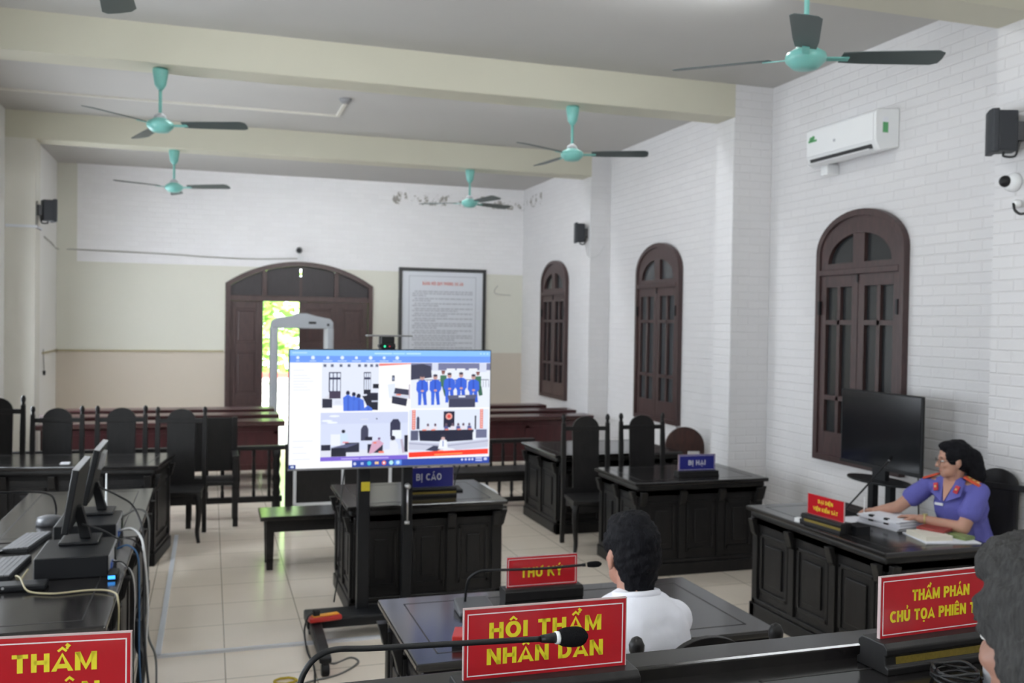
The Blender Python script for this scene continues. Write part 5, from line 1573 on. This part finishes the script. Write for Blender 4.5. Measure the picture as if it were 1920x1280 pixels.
MB().box(-1.24, -0.72, 4.80, 4.90, 0.78, 0.81).build('bar', M_BLACKP, lb, bevel=0.008)
MB().cyl((-0.90, 4.797, 0.80), (-0.90, 4.80, 0.80), 0.006, seg=10).build('button', M_METAL, lb)
tagm(MB().tube([(-1.13, 4.40, 0.792), (-1.02, 4.44, 0.792), (-0.99, 4.45, 0.790)], [0.008, 0.008, 0.003], 8), 'pen', M_BLUEP, 'blue pen on the left desk at the photo edge', 'pen')
gl = thing('usb_hub', 'small device with a glowing blue light beside the nearer computer', 'hub', (-0.44, 4.96, 0.78))
MB().box(-0.465, -0.42, 4.90, 5.02, 0.78, 0.81).build('case', M_BLACKP, gl, bevel=0.004)
MB().box(-0.462, -0.43, 4.893, 4.90, 0.788, 0.803).build('blue_light', M_CYAN, gl)
tagm(MB().tube(spline([(-0.83, 5.02, 0.83), (-0.86, 4.98, 0.79), (-0.87, 4.94, 0.82), (-0.84, 4.88, 0.822), (-0.80, 4.77, 0.80), (-0.76, 4.74, 0.788), (-0.66, 4.70, 0.788), (-0.52, 4.72, 0.788), (-0.42, 4.66, 0.79), (-0.385, 4.55, 0.77), (-0.38, 4.50, 0.6), (-0.37, 4.48, 0.3), (-0.36, 4.48, 0.02)], 7), 0.0045, 6), 'desk_cable', M_CAB_Y, 'yellowed cable curving across the left desk and over its edge', 'cable', smooth=True)
G_CB = 'cables hanging beside the left desk'
rr = random.Random(11)
def hang(pts, r, m, label):
    o = tagm(MB().tube(spline(pts, 7), r, 6), 'hanging_cable', m, label, 'cable', smooth=True)
    o['group'] = G_CB
hang([(-0.62, 5.98, 1.06), (-0.50, 5.95, 1.00), (-0.42, 5.85, 0.96), (-0.36, 5.70, 0.86), (-0.34, 5.55, 0.70), (-0.31, 5.2, 0.35), (-0.24, 4.9, 0.04), (-0.12, 4.5, 0.008), (0.05, 4.1, 0.008)], 0.006, M_CAB_K, 'long black cable running from the far monitor down onto the floor')
hang([(-0.62, 5.25, 0.99), (-0.52, 5.22, 0.96), (-0.44, 5.25, 0.90), (-0.42, 5.35, 0.885), (-0.37, 5.42, 0.84), (-0.33, 5.5, 0.7), (-0.33, 5.45, 0.4), (-0.32, 5.3, 0.02)], 0.005, M_CAB_K, 'black cable from the near monitor over the desk edge')
hang([(-0.49, 5.80, 0.83), (-0.42, 5.75, 0.85), (-0.36, 5.6, 0.83), (-0.33, 5.45, 0.75), (-0.31, 5.4, 0.5), (-0.32, 5.35, 0.2), (-0.32, 5.3, 0.01)], 0.007, M_CAB_W, 'thick white cable hanging beside the left desk')
hang([(-0.46, 5.30, 0.84), (-0.40, 5.28, 0.86), (-0.35, 5.25, 0.80), (-0.34, 5.2, 0.6), (-0.33, 5.1, 0.3), (-0.30, 5.0, 0.01)], 0.005, M_CAB_B, 'blue cable hanging beside the left desk')
hang([(-0.50, 6.05, 0.86), (-0.40, 6.05, 0.90), (-0.34, 5.95, 0.85), (-0.335, 5.85, 0.6), (-0.32, 5.6, 0.3), (-0.27, 5.45, 0.2), (-0.26, 5.35, 0.02)], 0.006, M_CAB_G, 'grey cable arching out beyond the other desk cables')
hang([(-0.46, 5.08, 0.83), (-0.40, 5.05, 0.82), (-0.355, 5.0, 0.72), (-0.35, 4.95, 0.4), (-0.34, 4.9, 0.02)], 0.004, M_CAB_K, 'thin black cable nearest the front corner of the left desk')
hang([(-0.345, 5.62, 0.74), (-0.33, 5.60, 0.5), (-0.35, 5.5, 0.25), (-0.34, 5.4, 0.02)], 0.009, M_CAB_K, 'thick black cable under the far computer beside the desk')
hang([(-0.47, 5.15, 0.82), (-0.41, 5.12, 0.80), (-0.362, 5.15, 0.7), (-0.36, 5.1, 0.35), (-0.35, 5.05, 0.02)], 0.004, M_CAB_W, 'thin white cable beside the blue one at the left desk')
tagm(MB().tube(spline([(-0.36, 5.40, 0.42), (-0.35, 5.36, 0.30), (-0.33, 5.33, 0.25), (-0.34, 5.3, 0.12)], 5), 0.022, 8), 'cable_bundle', M_CAB_K, 'bundled black adapter hanging under the left desk edge', 'cable')

tagm(MB().box(-1.17, -1.10, 8.45, 8.55, 0.84, 0.846), 'paper_slip', M_PAPER, 'small white slip on the long left desk', 'paper')
aw = MB().cyl((-0.66, 6.85, 0.78), (-0.66, 6.85, 1.0), 0.008, 0.005, 8)
tagm(aw, 'antenna', M_WHITEP, 'thin white antenna standing on the far end of the left desk', 'antenna')

# ------------------------------------------------------------------ papers and small things on the woman's desk
def stack(name, label, cat, x, y, z, rz, w, d, h, n, m, mess=0.01):
    t = thing(name, label, cat, (x, y, z), R_(rz))
    r2 = random.Random(int(x * 100 + y * 37))
    b = MB()
    for i in range(n):
        ox, oy, a = r2.uniform(-mess, mess), r2.uniform(-mess, mess), r2.uniform(-mess, mess) * 4
        bb = MB(Matrix.Translation((ox, oy, 0)) @ Matrix.Rotation(a, 4, 'Z'))
        bb.bm.free()
        bb.bm = b.bm
        bb.box(-w / 2, w / 2, -d / 2, d / 2, i * h / n, (i + 0.9) * h / n)
    b.build('sheets', m, t, local=True)
    return t
fs = stack('file_stack', 'thick bundle of white case papers under the woman hand', 'papers', 4.22, 5.02, 0.78, 10, 0.24, 0.32, 0.065, 9, M_PAPER, 0.012)
for q in (-0.07, 0.05):
    MB().box(-0.122, -0.10, q, q + 0.03, 0.03, 0.07).build('binder_clip', M_BLACKP, fs, local=True)
tagm(MB(at(4.06, 5.33, 0.78, 25)).box(-0.11, 0.11, -0.15, 0.15, 0, 0.004), 'paper_sheet', M_PAPER, 'white sheet under the writing hand beside the red plate', 'paper')
tagm(MB(at(4.27, 4.64, 0.78, -14)).box(-0.17, 0.17, -0.15, 0.15, 0, 0.006), 'paper_sheet', M_PAPER, 'white sheets spread at the near end of the woman desk', 'paper')
tagm(MB(at(4.21, 4.66, 0.786, -8)).box(-0.10, 0.08, -0.10, 0.10, 0, 0.028), 'book', M_PAPER2, 'cream closed book lying on the near white sheets', 'book')
tagm(MB(at(4.29, 4.72, 0.814, 24)).box(-0.06, 0.06, -0.085, 0.085, 0, 0.016), 'booklet', M_BOOKR, 'small dark red booklet on the cream book', 'book')
tagm(MB(at(4.375, 4.60, 0.786, 10)).box(-0.045, 0.045, -0.07, 0.07, 0, 0.02), 'notepad', M_BOOKG, 'olive green notepad by the elbow of the woman', 'notepad')
tagm(MB(at(3.86, 4.90, 0.78, 0)).box(-0.05, 0.05, -0.06, 0.06, 0, 0.05), 'pen_box', M_BLACKP, 'black box right of the red plate on the woman desk', 'box')
tagm(MB(at(3.70, 5.28, 0.78, 20)).box(-0.02, 0.02, -0.02, 0.02, 0, 0.025), 'bottle_cap', M_WHITEP, 'small white cap at the corner of the red desk plate', 'cap')
ph = thing('phone', 'white phone at the right hand of the man in white', 'phone', (1.86, 3.62, 0.78), R_(25))
MB().box(-0.04, 0.04, -0.075, 0.075, 0, 0.012).build('body', M_CLOTHP, ph, bevel=0.006, seg=3, local=True)
MB().box(-0.035, 0.035, -0.06, 0.065, 0.012, 0.0126).build('screen', M_LGREY, ph, local=True)
rb_ = thing('red_box', 'small red box on the secretary desk, left of the front plate', 'box', (0.98, 3.59, 0.78), R_(-20))
MB().box(-0.05, 0.05, -0.06, 0.06, 0, 0.018).build('base', M_BLACKP, rb_, local=True)
MB().box(-0.05, 0.05, -0.06, 0.06, 0.018, 0.045).build('lid', M_PSTRIP, rb_, bevel=0.004, local=True)

# ------------------------------------------------------------------ people
def blob(name, prims, mat, parent, vox=0.006, sm=6, noise_amp=0.0, noise_scale=30.0):
    """one continuous surface grown over overlapping ellipsoids and tapered limbs"""
    b = MB()
    for p in prims:
        if p[0] == 'e':
            b.ell(p[1], p[2], 20, p[3] if len(p) > 3 else None)
        else:
            _, a, c, r0, r1 = p[:5]
            a, c = Vector(a), Vector(c)
            d = (c - a)
            u = d.normalized() if d.length > 1e-6 else Vector((0, 0, 1))
            pts, rad = [], []
            for i in range(6):
                th = PI / 2 * (1 - i / 5)
                pts.append(a - u * r0 * math.sin(th)); rad.append(max(1e-3, r0 * math.cos(th)))
            for i in range(6):
                th = PI / 2 * i / 5
                pts.append(c + u * r1 * math.sin(th)); rad.append(max(1e-3, r1 * math.cos(th)))
            b.tube(pts, rad, 16)
    if len(prims) and False:
        pass
    bmesh.ops.recalc_face_normals(b.bm, faces=b.bm.faces)
    me = bpy.data.meshes.new('tmp')
    b.bm.to_mesh(me)
    b.bm.free()
    o = bpy.data.objects.new('tmp', me)
    COL.objects.link(o)
    r = o.modifiers.new('r', 'REMESH')
    r.mode = 'VOXEL'
    r.voxel_size = vox
    s = o.modifiers.new('s', 'SMOOTH')
    s.iterations = sm
    s.factor = 0.5
    dg = bpy.context.evaluated_depsgraph_get()
    ev = o.evaluated_get(dg)
    m2_ = bpy.data.meshes.new_from_object(ev)
    bpy.data.objects.remove(o)
    if noise_amp:
        m2_.update()
        nn = [v.normal.copy() for v in m2_.vertices]
        for v, n_ in zip(m2_.vertices, nn):
            v.co += n_ * noise_amp * noise.fractal(v.co * noise_scale, 1.0, 2.0, 3)
    if parent is not None:
        m2_.transform(mtx(parent).inverted())
    m2_.materials.clear()
    m2_.materials.append(mat)
    for p in m2_.polygons:
        p.use_smooth = True
        p.material_index = 0
    m2_.name = name
    q = bpy.data.objects.new(name, m2_)
    COL.objects.link(q)
    if parent is not None:
        q.parent = parent
    return q

def head_prims(c, fwd, s=1.0, tilt=0.0):
    """head about centre c looking along fwd (horizontal); returns prims and the frame"""
    f = Vector((fwd[0], fwd[1], 0)).normalized()
    l = Vector((-f.y, f.x, 0))                 # the person's left
    f2 = (f * math.cos(tilt) - Vector((0, 0, 1)) * math.sin(tilt)).normalized()
    up = f2.cross(l) * 1.0
    if up.z < 0:
        up = -up
    R = Matrix((f2, l, up)).transposed()
    c = Vector(c)
    P = lambda x, y, z: c + (f2 * x + l * y + up * z) * s
    E = lambda x, y, z, rx, ry, rz: ('e', P(x, y, z), (rx * s, ry * s, rz * s), R)
    pr = [E(-0.012, 0, 0.028, 0.094, 0.074, 0.088), E(0.018, 0, -0.03, 0.070, 0.062, 0.078),
          E(0.050, 0, -0.088, 0.036, 0.036, 0.028), E(0.035, 0.034, -0.07, 0.040, 0.022, 0.034), E(0.035, -0.034, -0.07, 0.040, 0.022, 0.034),
          E(0.066, 0, 0.018, 0.022, 0.048, 0.016),
          E(0.060, 0.036, -0.028, 0.022, 0.022, 0.020), E(0.060, -0.036, -0.028, 0.022, 0.022, 0.020),
          ('c', P(0.082, 0, 0.004), P(0.102, 0, -0.032), 0.0085 * s, 0.012 * s), E(0.090, 0.011, -0.036, 0.012, 0.010, 0.009), E(0.090, -0.011, -0.036, 0.012, 0.010, 0.009),
          E(0.080, 0, -0.062, 0.013, 0.022, 0.008), E(0.077, 0, -0.073, 0.013, 0.020, 0.008)]
    for sgn in (-1, 1):
        pr += [E(-0.012, sgn * 0.076, -0.014, 0.018, 0.009, 0.031), E(-0.008, sgn * 0.074, -0.038, 0.010, 0.008, 0.012)]
    return pr, P, R, E

def face_parts(HP, HR, root, brow):
    MB().ell(HP(0.082, 0.0, -0.066), (0.012, 0.019, 0.0075), 14, HR).build('lips', M_LIP, root, smooth=True)
    for s in (-1, 1):
        e = MB().ell(HP(0.071, s * 0.030, -0.004), (0.012, 0.015, 0.007), 12, HR).build('eye', M_EYEW, root, smooth=True)
        MB().ell(HP(0.081, s * 0.030, -0.004), (0.004, 0.006, 0.006), 10, HR).build('iris', M_BLACKP, e, smooth=True)
        MB().tube([HP(0.083 - 0.012 * abs(q - 0.4), s * (0.014 + 0.036 * q), 0.017 + 0.006 * math.sin(PI * q)) for q in (0, 0.25, 0.5, 0.75, 1)], 0.0028, 6).build('eyebrow', brow, root)

def hand_prims(w, d, palm_n, side, s=1.0, curl=0.5, fist=False):
    """w: wrist, d: hand direction, palm_n: palm normal, side: direction of the thumb"""
    w, d, n, t = Vector(w), Vector(d).normalized(), Vector(palm_n).normalized(), Vector(side).normalized()
    pr = [('c', w, w + d * 0.05 * s + t * 0.006, 0.021 * s, 0.020 * s), ('c', w + d * 0.02 * s - t * 0.016 * s, w + d * 0.075 * s - t * 0.024 * s, 0.015 * s, 0.013 * s), ('c', w + d * 0.03 * s + t * 0.012 * s, w + d * 0.08 * s + t * 0.022 * s, 0.015 * s, 0.013 * s), ('c', w + d * 0.03 * s, w + d * 0.083 * s, 0.016 * s, 0.014 * s)]
    for i, (off, ln) in enumerate(((0.026, 0.070), (0.009, 0.078), (-0.008, 0.072), (-0.025, 0.056))):
        b = w + d * 0.083 * s + t * off * s
        cv = curl * (1 + 0.15 * i)
        p1 = b + (d * math.cos(cv * 0.5) + n * math.sin(cv * 0.5)) * ln * 0.45 * s
        p2 = p1 + (d * math.cos(cv * 1.4) + n * math.sin(cv * 1.4)) * ln * 0.32 * s
        p3 = p2 + (d * math.cos(cv * 2.1) + n * math.sin(cv * 2.1)) * ln * 0.25 * s
        pr += [('c', b, p1, 0.0092 * s, 0.0085 * s), ('c', p1, p2, 0.0085 * s, 0.0078 * s), ('c', p2, p3, 0.0078 * s, 0.0066 * s)]
    tb = w + d * 0.022 * s + t * 0.022 * s
    q1 = tb + (t * 0.75 + d * 0.6 + n * 0.35).normalized() * 0.040 * s
    q2 = q1 + (t * 0.15 + d * 0.9 + n * 0.35).normalized() * 0.034 * s
    pr += [('c', tb, q1, 0.0135 * s, 0.0105 * s), ('c', q1, q2, 0.0105 * s, 0.0082 * s)]
    return pr

V = Vector
# ---- the woman in violet at the right desk
hc = V((4.50, 4.80, 1.235))
wm = thing('person', 'woman in violet-blue uniform shirt with glasses, writing at the right desk', 'person', (4.65, 4.80, 0))
fw = V((-0.86, 0.50, 0)).normalized()
hp_, HP, HR, HE = head_prims(hc, fw, 1.0, 0.10)
tf = V((-0.95, -0.32, 0)).normalized()
tr = V((-0.32, 0.95, 0)).normalized()         # her right
up = V((0, 0, 1))
ch_ = V((4.58, 4.815, 0.93))
nk = V((4.53, 4.825, 1.09))
shR = nk + tr * 0.165 - up * 0.05 - tf * 0.0
shL = nk - tr * 0.165 - up * 0.045
elR = V((4.31, 5.07, 0.89)); wrR = V((4.27, 5.235, 0.835))
elL = V((4.45, 4.655, 0.83)); wrL = V((4.285, 4.84, 0.86))
pel = V((4.67, 4.80, 0.56))
body = list(hp_)
body += [('c', nk - up * 0.02, hc - up * 0.05 - fw * 0.02, 0.052, 0.052), ('e', ch_, (0.10, 0.16, 0.16), Matrix((tf, tr, up)).transposed()), ('c', ch_, pel, 0.12, 0.14), ('c', nk - up * 0.03 - tr * 0.12, nk - up * 0.03 + tr * 0.12, 0.045, 0.045)]
body += [('c', shR, elR, 0.047, 0.040), ('c', elR, wrR, 0.038, 0.026), ('c', shL, elL, 0.048, 0.041), ('c', elL, wrL, 0.040, 0.027)]
dR = V((-0.45, 0.80, -0.15)).normalized()
body += hand_prims(wrR, dR, V((-0.1, -0.2, -1)), V((0.05, -1, 0.35)), 0.95, 0.75)
dL = V((-0.30, 0.95, 0.02)).normalized()
body += hand_prims(wrL, dL, V((0, 0, -1)), V((-1, -0.2, 0.1)), 0.95, 0.35)
for s in (-1, 1):
    kn_ = pel + tf * 0.36 + tr * (s * 0.10) - up * 0.04
    body += [('c', pel + tr * (s * 0.09), kn_, 0.085, 0.060), ('c', kn_, V((kn_.x + 0.06, kn_.y, 0.10)), 0.055, 0.040), ('c', V((kn_.x + 0.06, kn_.y, 0.045)), V((kn_.x - 0.06, kn_.y - 0.03, 0.035)), 0.036, 0.030)]
blob('body', body, M_SKIN1, wm, 0.0055, 5)
Rt = Matrix((tf, tr, up)).transposed()
sh = [('e', ch_ + up * 0.005, (0.118, 0.172, 0.175), Rt), ('c', ch_, pel + up * 0.05, 0.135, 0.150), ('c', nk - up * 0.045 - tr * 0.12, nk - up * 0.045 + tr * 0.12, 0.056, 0.056), ('e', nk - up * 0.02 - tf * 0.03, (0.06, 0.075, 0.035), Rt)]
hemR = shR + (elR - shR) * 0.52
hemL = shL + (elL - shL) * 0.56
sh += [('c', shR, hemR, 0.060, 0.066), ('c', shL, hemL, 0.062, 0.070)]
shirt = blob('shirt', sh, M_SHIRTB, wm, 0.006, 5, 0.004, 16)
# open collar with lapels
for s in (-1, 1):
    a = nk + tr * (s * 0.055) + up * 0.045 - tf * 0.045
    b_ = nk + tr * (s * 0.075) + up * 0.012 + tf * 0.035
    c_ = nk + tr * (s * 0.012) - up * 0.12 + tf * 0.125
    d_ = nk + tr * (s * 0.095) - up * 0.075 + tf * 0.095
    m_ = MB()
    m_.face([a, b_ + up * 0.03 - tr * (s * 0.03), c_, d_, b_ + tr * (s * 0.02)])
    o = m_.build('collar', M_SHIRTB, shirt)
    so = o.modifiers.new('t', 'SOLIDIFY'); so.thickness = 0.006; so.offset = 0
vn = MB()
vn.face([nk + tr * 0.045 + up * 0.02 + tf * 0.05, nk - tr * 0.045 + up * 0.02 + tf * 0.05, nk - up * 0.115 + tf * 0.1235])
o = vn.build('neck_opening', M_SKIN1, wm)
so = o.modifiers.new('t', 'SOLIDIFY'); so.thickness = 0.004
def tabat(p, ax, ay, w, d, h, m, name, par):
    ax, ay = V(ax).normalized(), V(ay)
    ay = (ay - ax * ay.dot(ax)).normalized()
    az = ax.cross(ay)
    b = MB(Matrix((( ax.x, ay.x, az.x, p[0]), (ax.y, ay.y, az.y, p[1]), (ax.z, ay.z, az.z, p[2]), (0, 0, 0, 1))))
    b.box(-w / 2, w / 2, -d / 2, d / 2, -h, h)
    return b.build(name, m, par, bevel=0.001)
for s in (-1, 1):
    ctr = nk + tr * (s * 0.135) + up * 0.020 + tf * 0.012
    ep = tabat(ctr, tr * s - up * 0.42, tf, 0.11, 0.062, 0.007, M_EPAU, 'epaulette', shirt)
    for k in range(3):
        tabat(ctr + (tr * s - up * 0.42).normalized() * (-0.03 + 0.03 * k) + up * 0.0075, tr * s - up * 0.42, tf, 0.014, 0.014, 0.002, M_STAR, 'star', ep)
    for q in (-1, 1):
        tabat(ctr + tf * (q * 0.012) + up * 0.007, tr * s - up * 0.42, tf, 0.10, 0.003, 0.0012, M_STAR, 'gold_stripe', ep)
    tp = nk + tr * (s * 0.068) - up * 0.035 + tf * 0.092
    tb = tabat(tp, tf * 0.35 - up * 0.9 - tr * (s * 0.25), tr, 0.05, 0.028, 0.004, M_TABR, 'collar_tab', shirt)
    tabat(tp + tf * 0.006 + up * 0.002, tf * 0.35 - up * 0.9 - tr * (s * 0.25), tr, 0.011, 0.011, 0.003, M_STAR, 'star', tb)
tabat(ch_ + tf * 0.128 + tr * 0.075 + up * 0.015, tr, up, 0.055, 0.016, 0.003, M_PAPER, 'name_badge', shirt)
lg = [('c', pel + up * 0.04, pel + tf * 0.05, 0.155, 0.155)]
for s in (-1, 1):
    kn_ = pel + tf * 0.36 + tr * (s * 0.10) - up * 0.04
    lg += [('c', pel + tr * (s * 0.09), kn_, 0.096, 0.072), ('c', kn_, V((kn_.x + 0.06, kn_.y, 0.14)), 0.068, 0.060)]
blob('trousers', lg, M_TROUS, wm, 0.009, 4)
hr = [HE(-0.022, 0, 0.040, 0.098, 0.083, 0.088), HE(-0.045, 0, -0.01, 0.070, 0.080, 0.078), HE(0.030, 0, 0.085, 0.052, 0.062, 0.036), HE(0.0, 0.058, 0.03, 0.058, 0.024, 0.060), HE(0.0, -0.058, 0.03, 0.058, 0.024, 0.060),
      HE(-0.105, 0, 0.005, 0.058, 0.060, 0.062), ('c', HP(-0.11, 0, 0.0), HP(-0.130, 0, -0.10), 0.062, 0.058), ('c', HP(-0.130, 0, -0.10), HP(-0.118, 0, -0.21), 0.058, 0.030)]
blob('hair', hr, M_HAIRB, wm, 0.006, 3, 0.006, 28)
face_parts(HP, HR, wm, M_HAIRB)
gs = MB()
for s in (-1, 1):
    gs.tube([HP(0.098 - 0.006 * abs(math.cos(a)), s * 0.034 + 0.025 * math.cos(a), -0.008 + 0.021 * math.sin(a)) for a in [2 * PI * i / 20 for i in range(21)]], 0.0016, 6)
    gs.tube([HP(0.094, s * 0.058, -0.004), HP(0.04, s * 0.078, 0.0), HP(-0.02, s * 0.080, 0.0)], 0.0014, 6)
gs.tube([HP(0.100, -0.010, -0.004), HP(0.104, 0, -0.001), HP(0.100, 0.010, -0.004)], 0.0016, 6)
gs.build('glasses', M_DARKM, wm)
wd = (wrL - elL).normalized()
wt = MB()
for q in (-0.011, 0.011):
    pass
wt.tube([elL + (wrL - elL) * 0.88 + (V((0, 0, 1)) * math.cos(a) + wd.cross(V((0, 0, 1))).normalized() * math.sin(a)) * 0.030 for a in [2 * PI * i / 20 for i in range(21)]], 0.006, 8)
wt.cyl(elL + (wrL - elL) * 0.88 + up * 0.030, elL + (wrL - elL) * 0.88 + up * 0.038, 0.016, seg=16)
tagm(wt, 'wristwatch', M_GOLDW, 'gold-coloured watch on the left wrist of the woman in violet', 'watch', smooth=False)
tagm(MB().tube([wrR + dR * 0.10 - V((0, 0.03, 0)) + V((0.0, 0, -0.03)), wrR + dR * 0.10 - V((0, 0.03, 0)) + V((0.0, 0, 0.10))], [0.004, 0.005], 8), 'pen', M_WHITEP, 'pale pen held upright in the hand of the woman in violet', 'pen')

# ---- the man in white, seen from behind
mc = V((1.378, 2.92, 1.276))
mn = thing('person', 'man in a white shirt seated with his back to the camera', 'person', (1.40, 2.80, 0))
mf = V((0.0, 1.0, 0)).normalized()
hp_, HP, HR, HE = head_prims(mc, mf, 1.08, 0.05)
tf = V((-0.05, 1, 0)).normalized()
tr = V((1, 0.05, 0)).normalized()
nk = V((1.372, 2.86, 1.142))
ch_ = V((1.37, 2.865, 0.95))
pel = V((1.42, 2.80, 0.57))
body = list(hp_) + [('c', nk - up * 0.03, mc - up * 0.05 - mf * 0.02, 0.060, 0.060), ('e', ch_, (0.20, 0.115, 0.19)), ('c', ch_, pel, 0.14, 0.15)]
Rt = Matrix((tr, tf, up)).transposed()
arms = []
for s in (-1, 1):
    shd = nk + tr * (s * 0.158) - up * 0.10 + tf * 0.015
    elb = V((1.36 + s * 0.25, 3.12, 0.83))
    wri = V((1.36 + s * 0.16, 3.46, 0.815))
    arms.append((shd, elb, wri))
    body += [('c', shd, elb, 0.055, 0.045), ('c', elb, wri, 0.043, 0.030)]
    body += hand_prims(wri, V((-s * 0.25, 1, 0)), V((0, 0, -1)), V((-s, 0, 0.1)), 1.0, 0.35)
    kn_ = pel + tf * 0.40 + tr * (s * 0.11) - up * 0.04
    body += [('c', pel + tr * (s * 0.09), kn_, 0.09, 0.062), ('c', kn_, V((kn_.x, kn_.y - 0.04, 0.10)), 0.058, 0.042), ('c', V((kn_.x, kn_.y - 0.05, 0.045)), V((kn_.x, kn_.y + 0.12, 0.035)), 0.038, 0.032)]
blob('body', body, M_SKIN2, mn, 0.006, 5)
sh = [('e', ch_ + up * 0.01, (0.205, 0.135, 0.22)), ('c', ch_ + up * 0.04, pel + up * 0.02, 0.150, 0.182), ('e', ch_ - up * 0.16, (0.185, 0.14, 0.24)), ('c', nk - up * 0.04, nk - tr * 0.15 - up * 0.085, 0.066, 0.060), ('c', nk - up * 0.04, nk + tr * 0.15 - up * 0.085, 0.066, 0.060), ('e', nk - up * 0.035 - tf * 0.01, (0.10, 0.085, 0.055)), ('e', ch_ - tf * 0.055 + up * 0.06, (0.175, 0.10, 0.16))]
for shd, elb, wri in arms:
    sh += [('c', shd, elb, 0.062, 0.056), ('c', elb, elb + (wri - elb) * 0.8, 0.055, 0.042)]
shirt = blob('shirt', sh, M_SHIRTW, mn, 0.007, 14, 0.005, 11)
MB().tube([nk + (tr * math.cos(a) * 0.072 + tf * math.sin(a) * 0.066) + up * (0.012 - 0.012 * math.sin(a)) for a in [2 * PI * i / 28 for i in range(29)]], 0.013, 8).build('collar', M_SHIRTW, shirt, smooth=True)
lg = [('c', pel + up * 0.0, pel + tf * 0.06, 0.150, 0.155)]
for s in (-1, 1):
    kn_ = pel + tf * 0.40 + tr * (s * 0.11) - up * 0.04
    lg += [('c', pel + tr * (s * 0.09), kn_, 0.10, 0.076), ('c', kn_, V((kn_.x, kn_.y - 0.04, 0.14)), 0.072, 0.062)]
blob('trousers', lg, M_TROUS, mn, 0.010, 4)
hr = [HE(-0.020, 0, 0.042, 0.100, 0.084, 0.088), HE(-0.050, 0, -0.005, 0.066, 0.078, 0.080), HE(-0.058, 0, -0.055, 0.046, 0.062, 0.050), HE(-0.060, 0, -0.10, 0.034, 0.050, 0.045), HE(0.020, 0, 0.085, 0.066, 0.066, 0.042), HE(-0.03, 0.0, 0.11, 0.05, 0.05, 0.03), HE(0.012, 0.060, 0.035, 0.050, 0.022, 0.045), HE(0.012, -0.060, 0.035, 0.050, 0.022, 0.045)]
blob('hair', hr, M_HAIRB, mn, 0.006, 3, 0.006, 50)

face_parts(HP, HR, mn, M_HAIRB)

# ---- the grey-haired man at the right edge
jc = V((0.964, 0.85, 1.690))
jd = thing('person', 'grey-haired man at the right edge, head turned away', 'person', (1.0, 0.80, 0.45))
jf = V((-0.12, 1.0, 0)).normalized()
hp_, HP, HR, HE = head_prims(jc, jf, 1.02, 0.12)
nk = V((1.015, 0.80, 1.515))
ch_ = V((1.02, 0.79, 1.33))
pel = V((1.04, 0.72, 0.99))
tf = V((-0.1, 1, 0)).normalized(); tr = V((1, 0.1, 0)).normalized()
body = list(hp_) + [('c', nk - up * 0.03, jc - up * 0.05 - jf * 0.02, 0.060, 0.060), ('e', ch_, (0.20, 0.12, 0.19)), ('c', ch_, pel, 0.15, 0.16)]
arms = []
for s in (-1, 1):
    shd = nk + tr * (s * 0.18) - up * 0.07
    elb = V((1.02 + s * 0.27, 0.98, 1.23)); wri = V((1.0 + s * 0.12, 1.24, BZT + 0.045))
    arms.append((shd, elb, wri))
    body += [('c', shd, elb, 0.055, 0.045), ('c', elb, wri, 0.043, 0.030)]
    body += hand_prims(wri, V((-s * 0.5, 1, -0.05)), V((0, 0, -1)), V((-s, 0, 0.1)), 1.0, 0.35)
    kn_ = pel + tf * 0.36 + tr * (s * 0.11) - up * 0.04
    body += [('c', pel + tr * (s * 0.09), kn_, 0.09, 0.062), ('c', kn_, V((kn_.x, kn_.y - 0.04, 0.56)), 0.058, 0.042), ('c', V((kn_.x, kn_.y - 0.05, 0.495)), V((kn_.x, kn_.y + 0.12, 0.485)), 0.038, 0.032)]
blob('body', body, M_SKIN3, jd, 0.006, 5)
sh = [('e', ch_ + up * 0.01, (0.215, 0.14, 0.20)), ('c', ch_, pel, 0.160, 0.185), ('c', nk - tr * 0.135 - up * 0.08, nk + tr * 0.135 - up * 0.08, 0.070, 0.070)]
for shd, elb, wri in arms:
    sh += [('c', shd, elb, 0.070, 0.058), ('c', elb, elb + (wri - elb) * 0.7, 0.056, 0.044)]
blob('shirt', sh, M_SHIRTW, jd, 0.008, 5)
lg = [('c', pel - up * 0.02, pel + tf * 0.06, 0.150, 0.155)]
for s in (-1, 1):
    kn_ = pel + tf * 0.36 + tr * (s * 0.11) - up * 0.04
    lg += [('c', pel + tr * (s * 0.09), kn_, 0.10, 0.076), ('c', kn_, V((kn_.x, kn_.y - 0.04, 0.60)), 0.072, 0.062)]
blob('trousers', lg, M_TROUS, jd, 0.010, 4)
hr = [HE(-0.022, 0, 0.040, 0.103, 0.086, 0.090), HE(-0.052, 0, -0.010, 0.066, 0.080, 0.085), HE(-0.055, 0, -0.060, 0.046, 0.062, 0.060), HE(0.026, 0, 0.082, 0.066, 0.068, 0.042), HE(0.010, 0.062, 0.030, 0.056, 0.024, 0.050), HE(0.010, -0.062, 0.030, 0.056, 0.024, 0.050), HE(-0.004, 0.074, -0.015, 0.034, 0.020, 0.050), HE(-0.018, 0.070, -0.060, 0.030, 0.020, 0.050), HE(-0.05, 0, -0.10, 0.040, 0.058, 0.045), HE(-0.004, -0.074, -0.015, 0.034, 0.020, 0.050)]
blob('hair', hr, M_HAIRG, jd, 0.005, 3, 0.006, 60)
face_parts(HP, HR, jd, M_HAIRG)
js = dup(ch, (1.04, 0.70, 0.45), R_(180), 'dark chair under the grey-haired man, below the photo edge', G_C, 0.9)
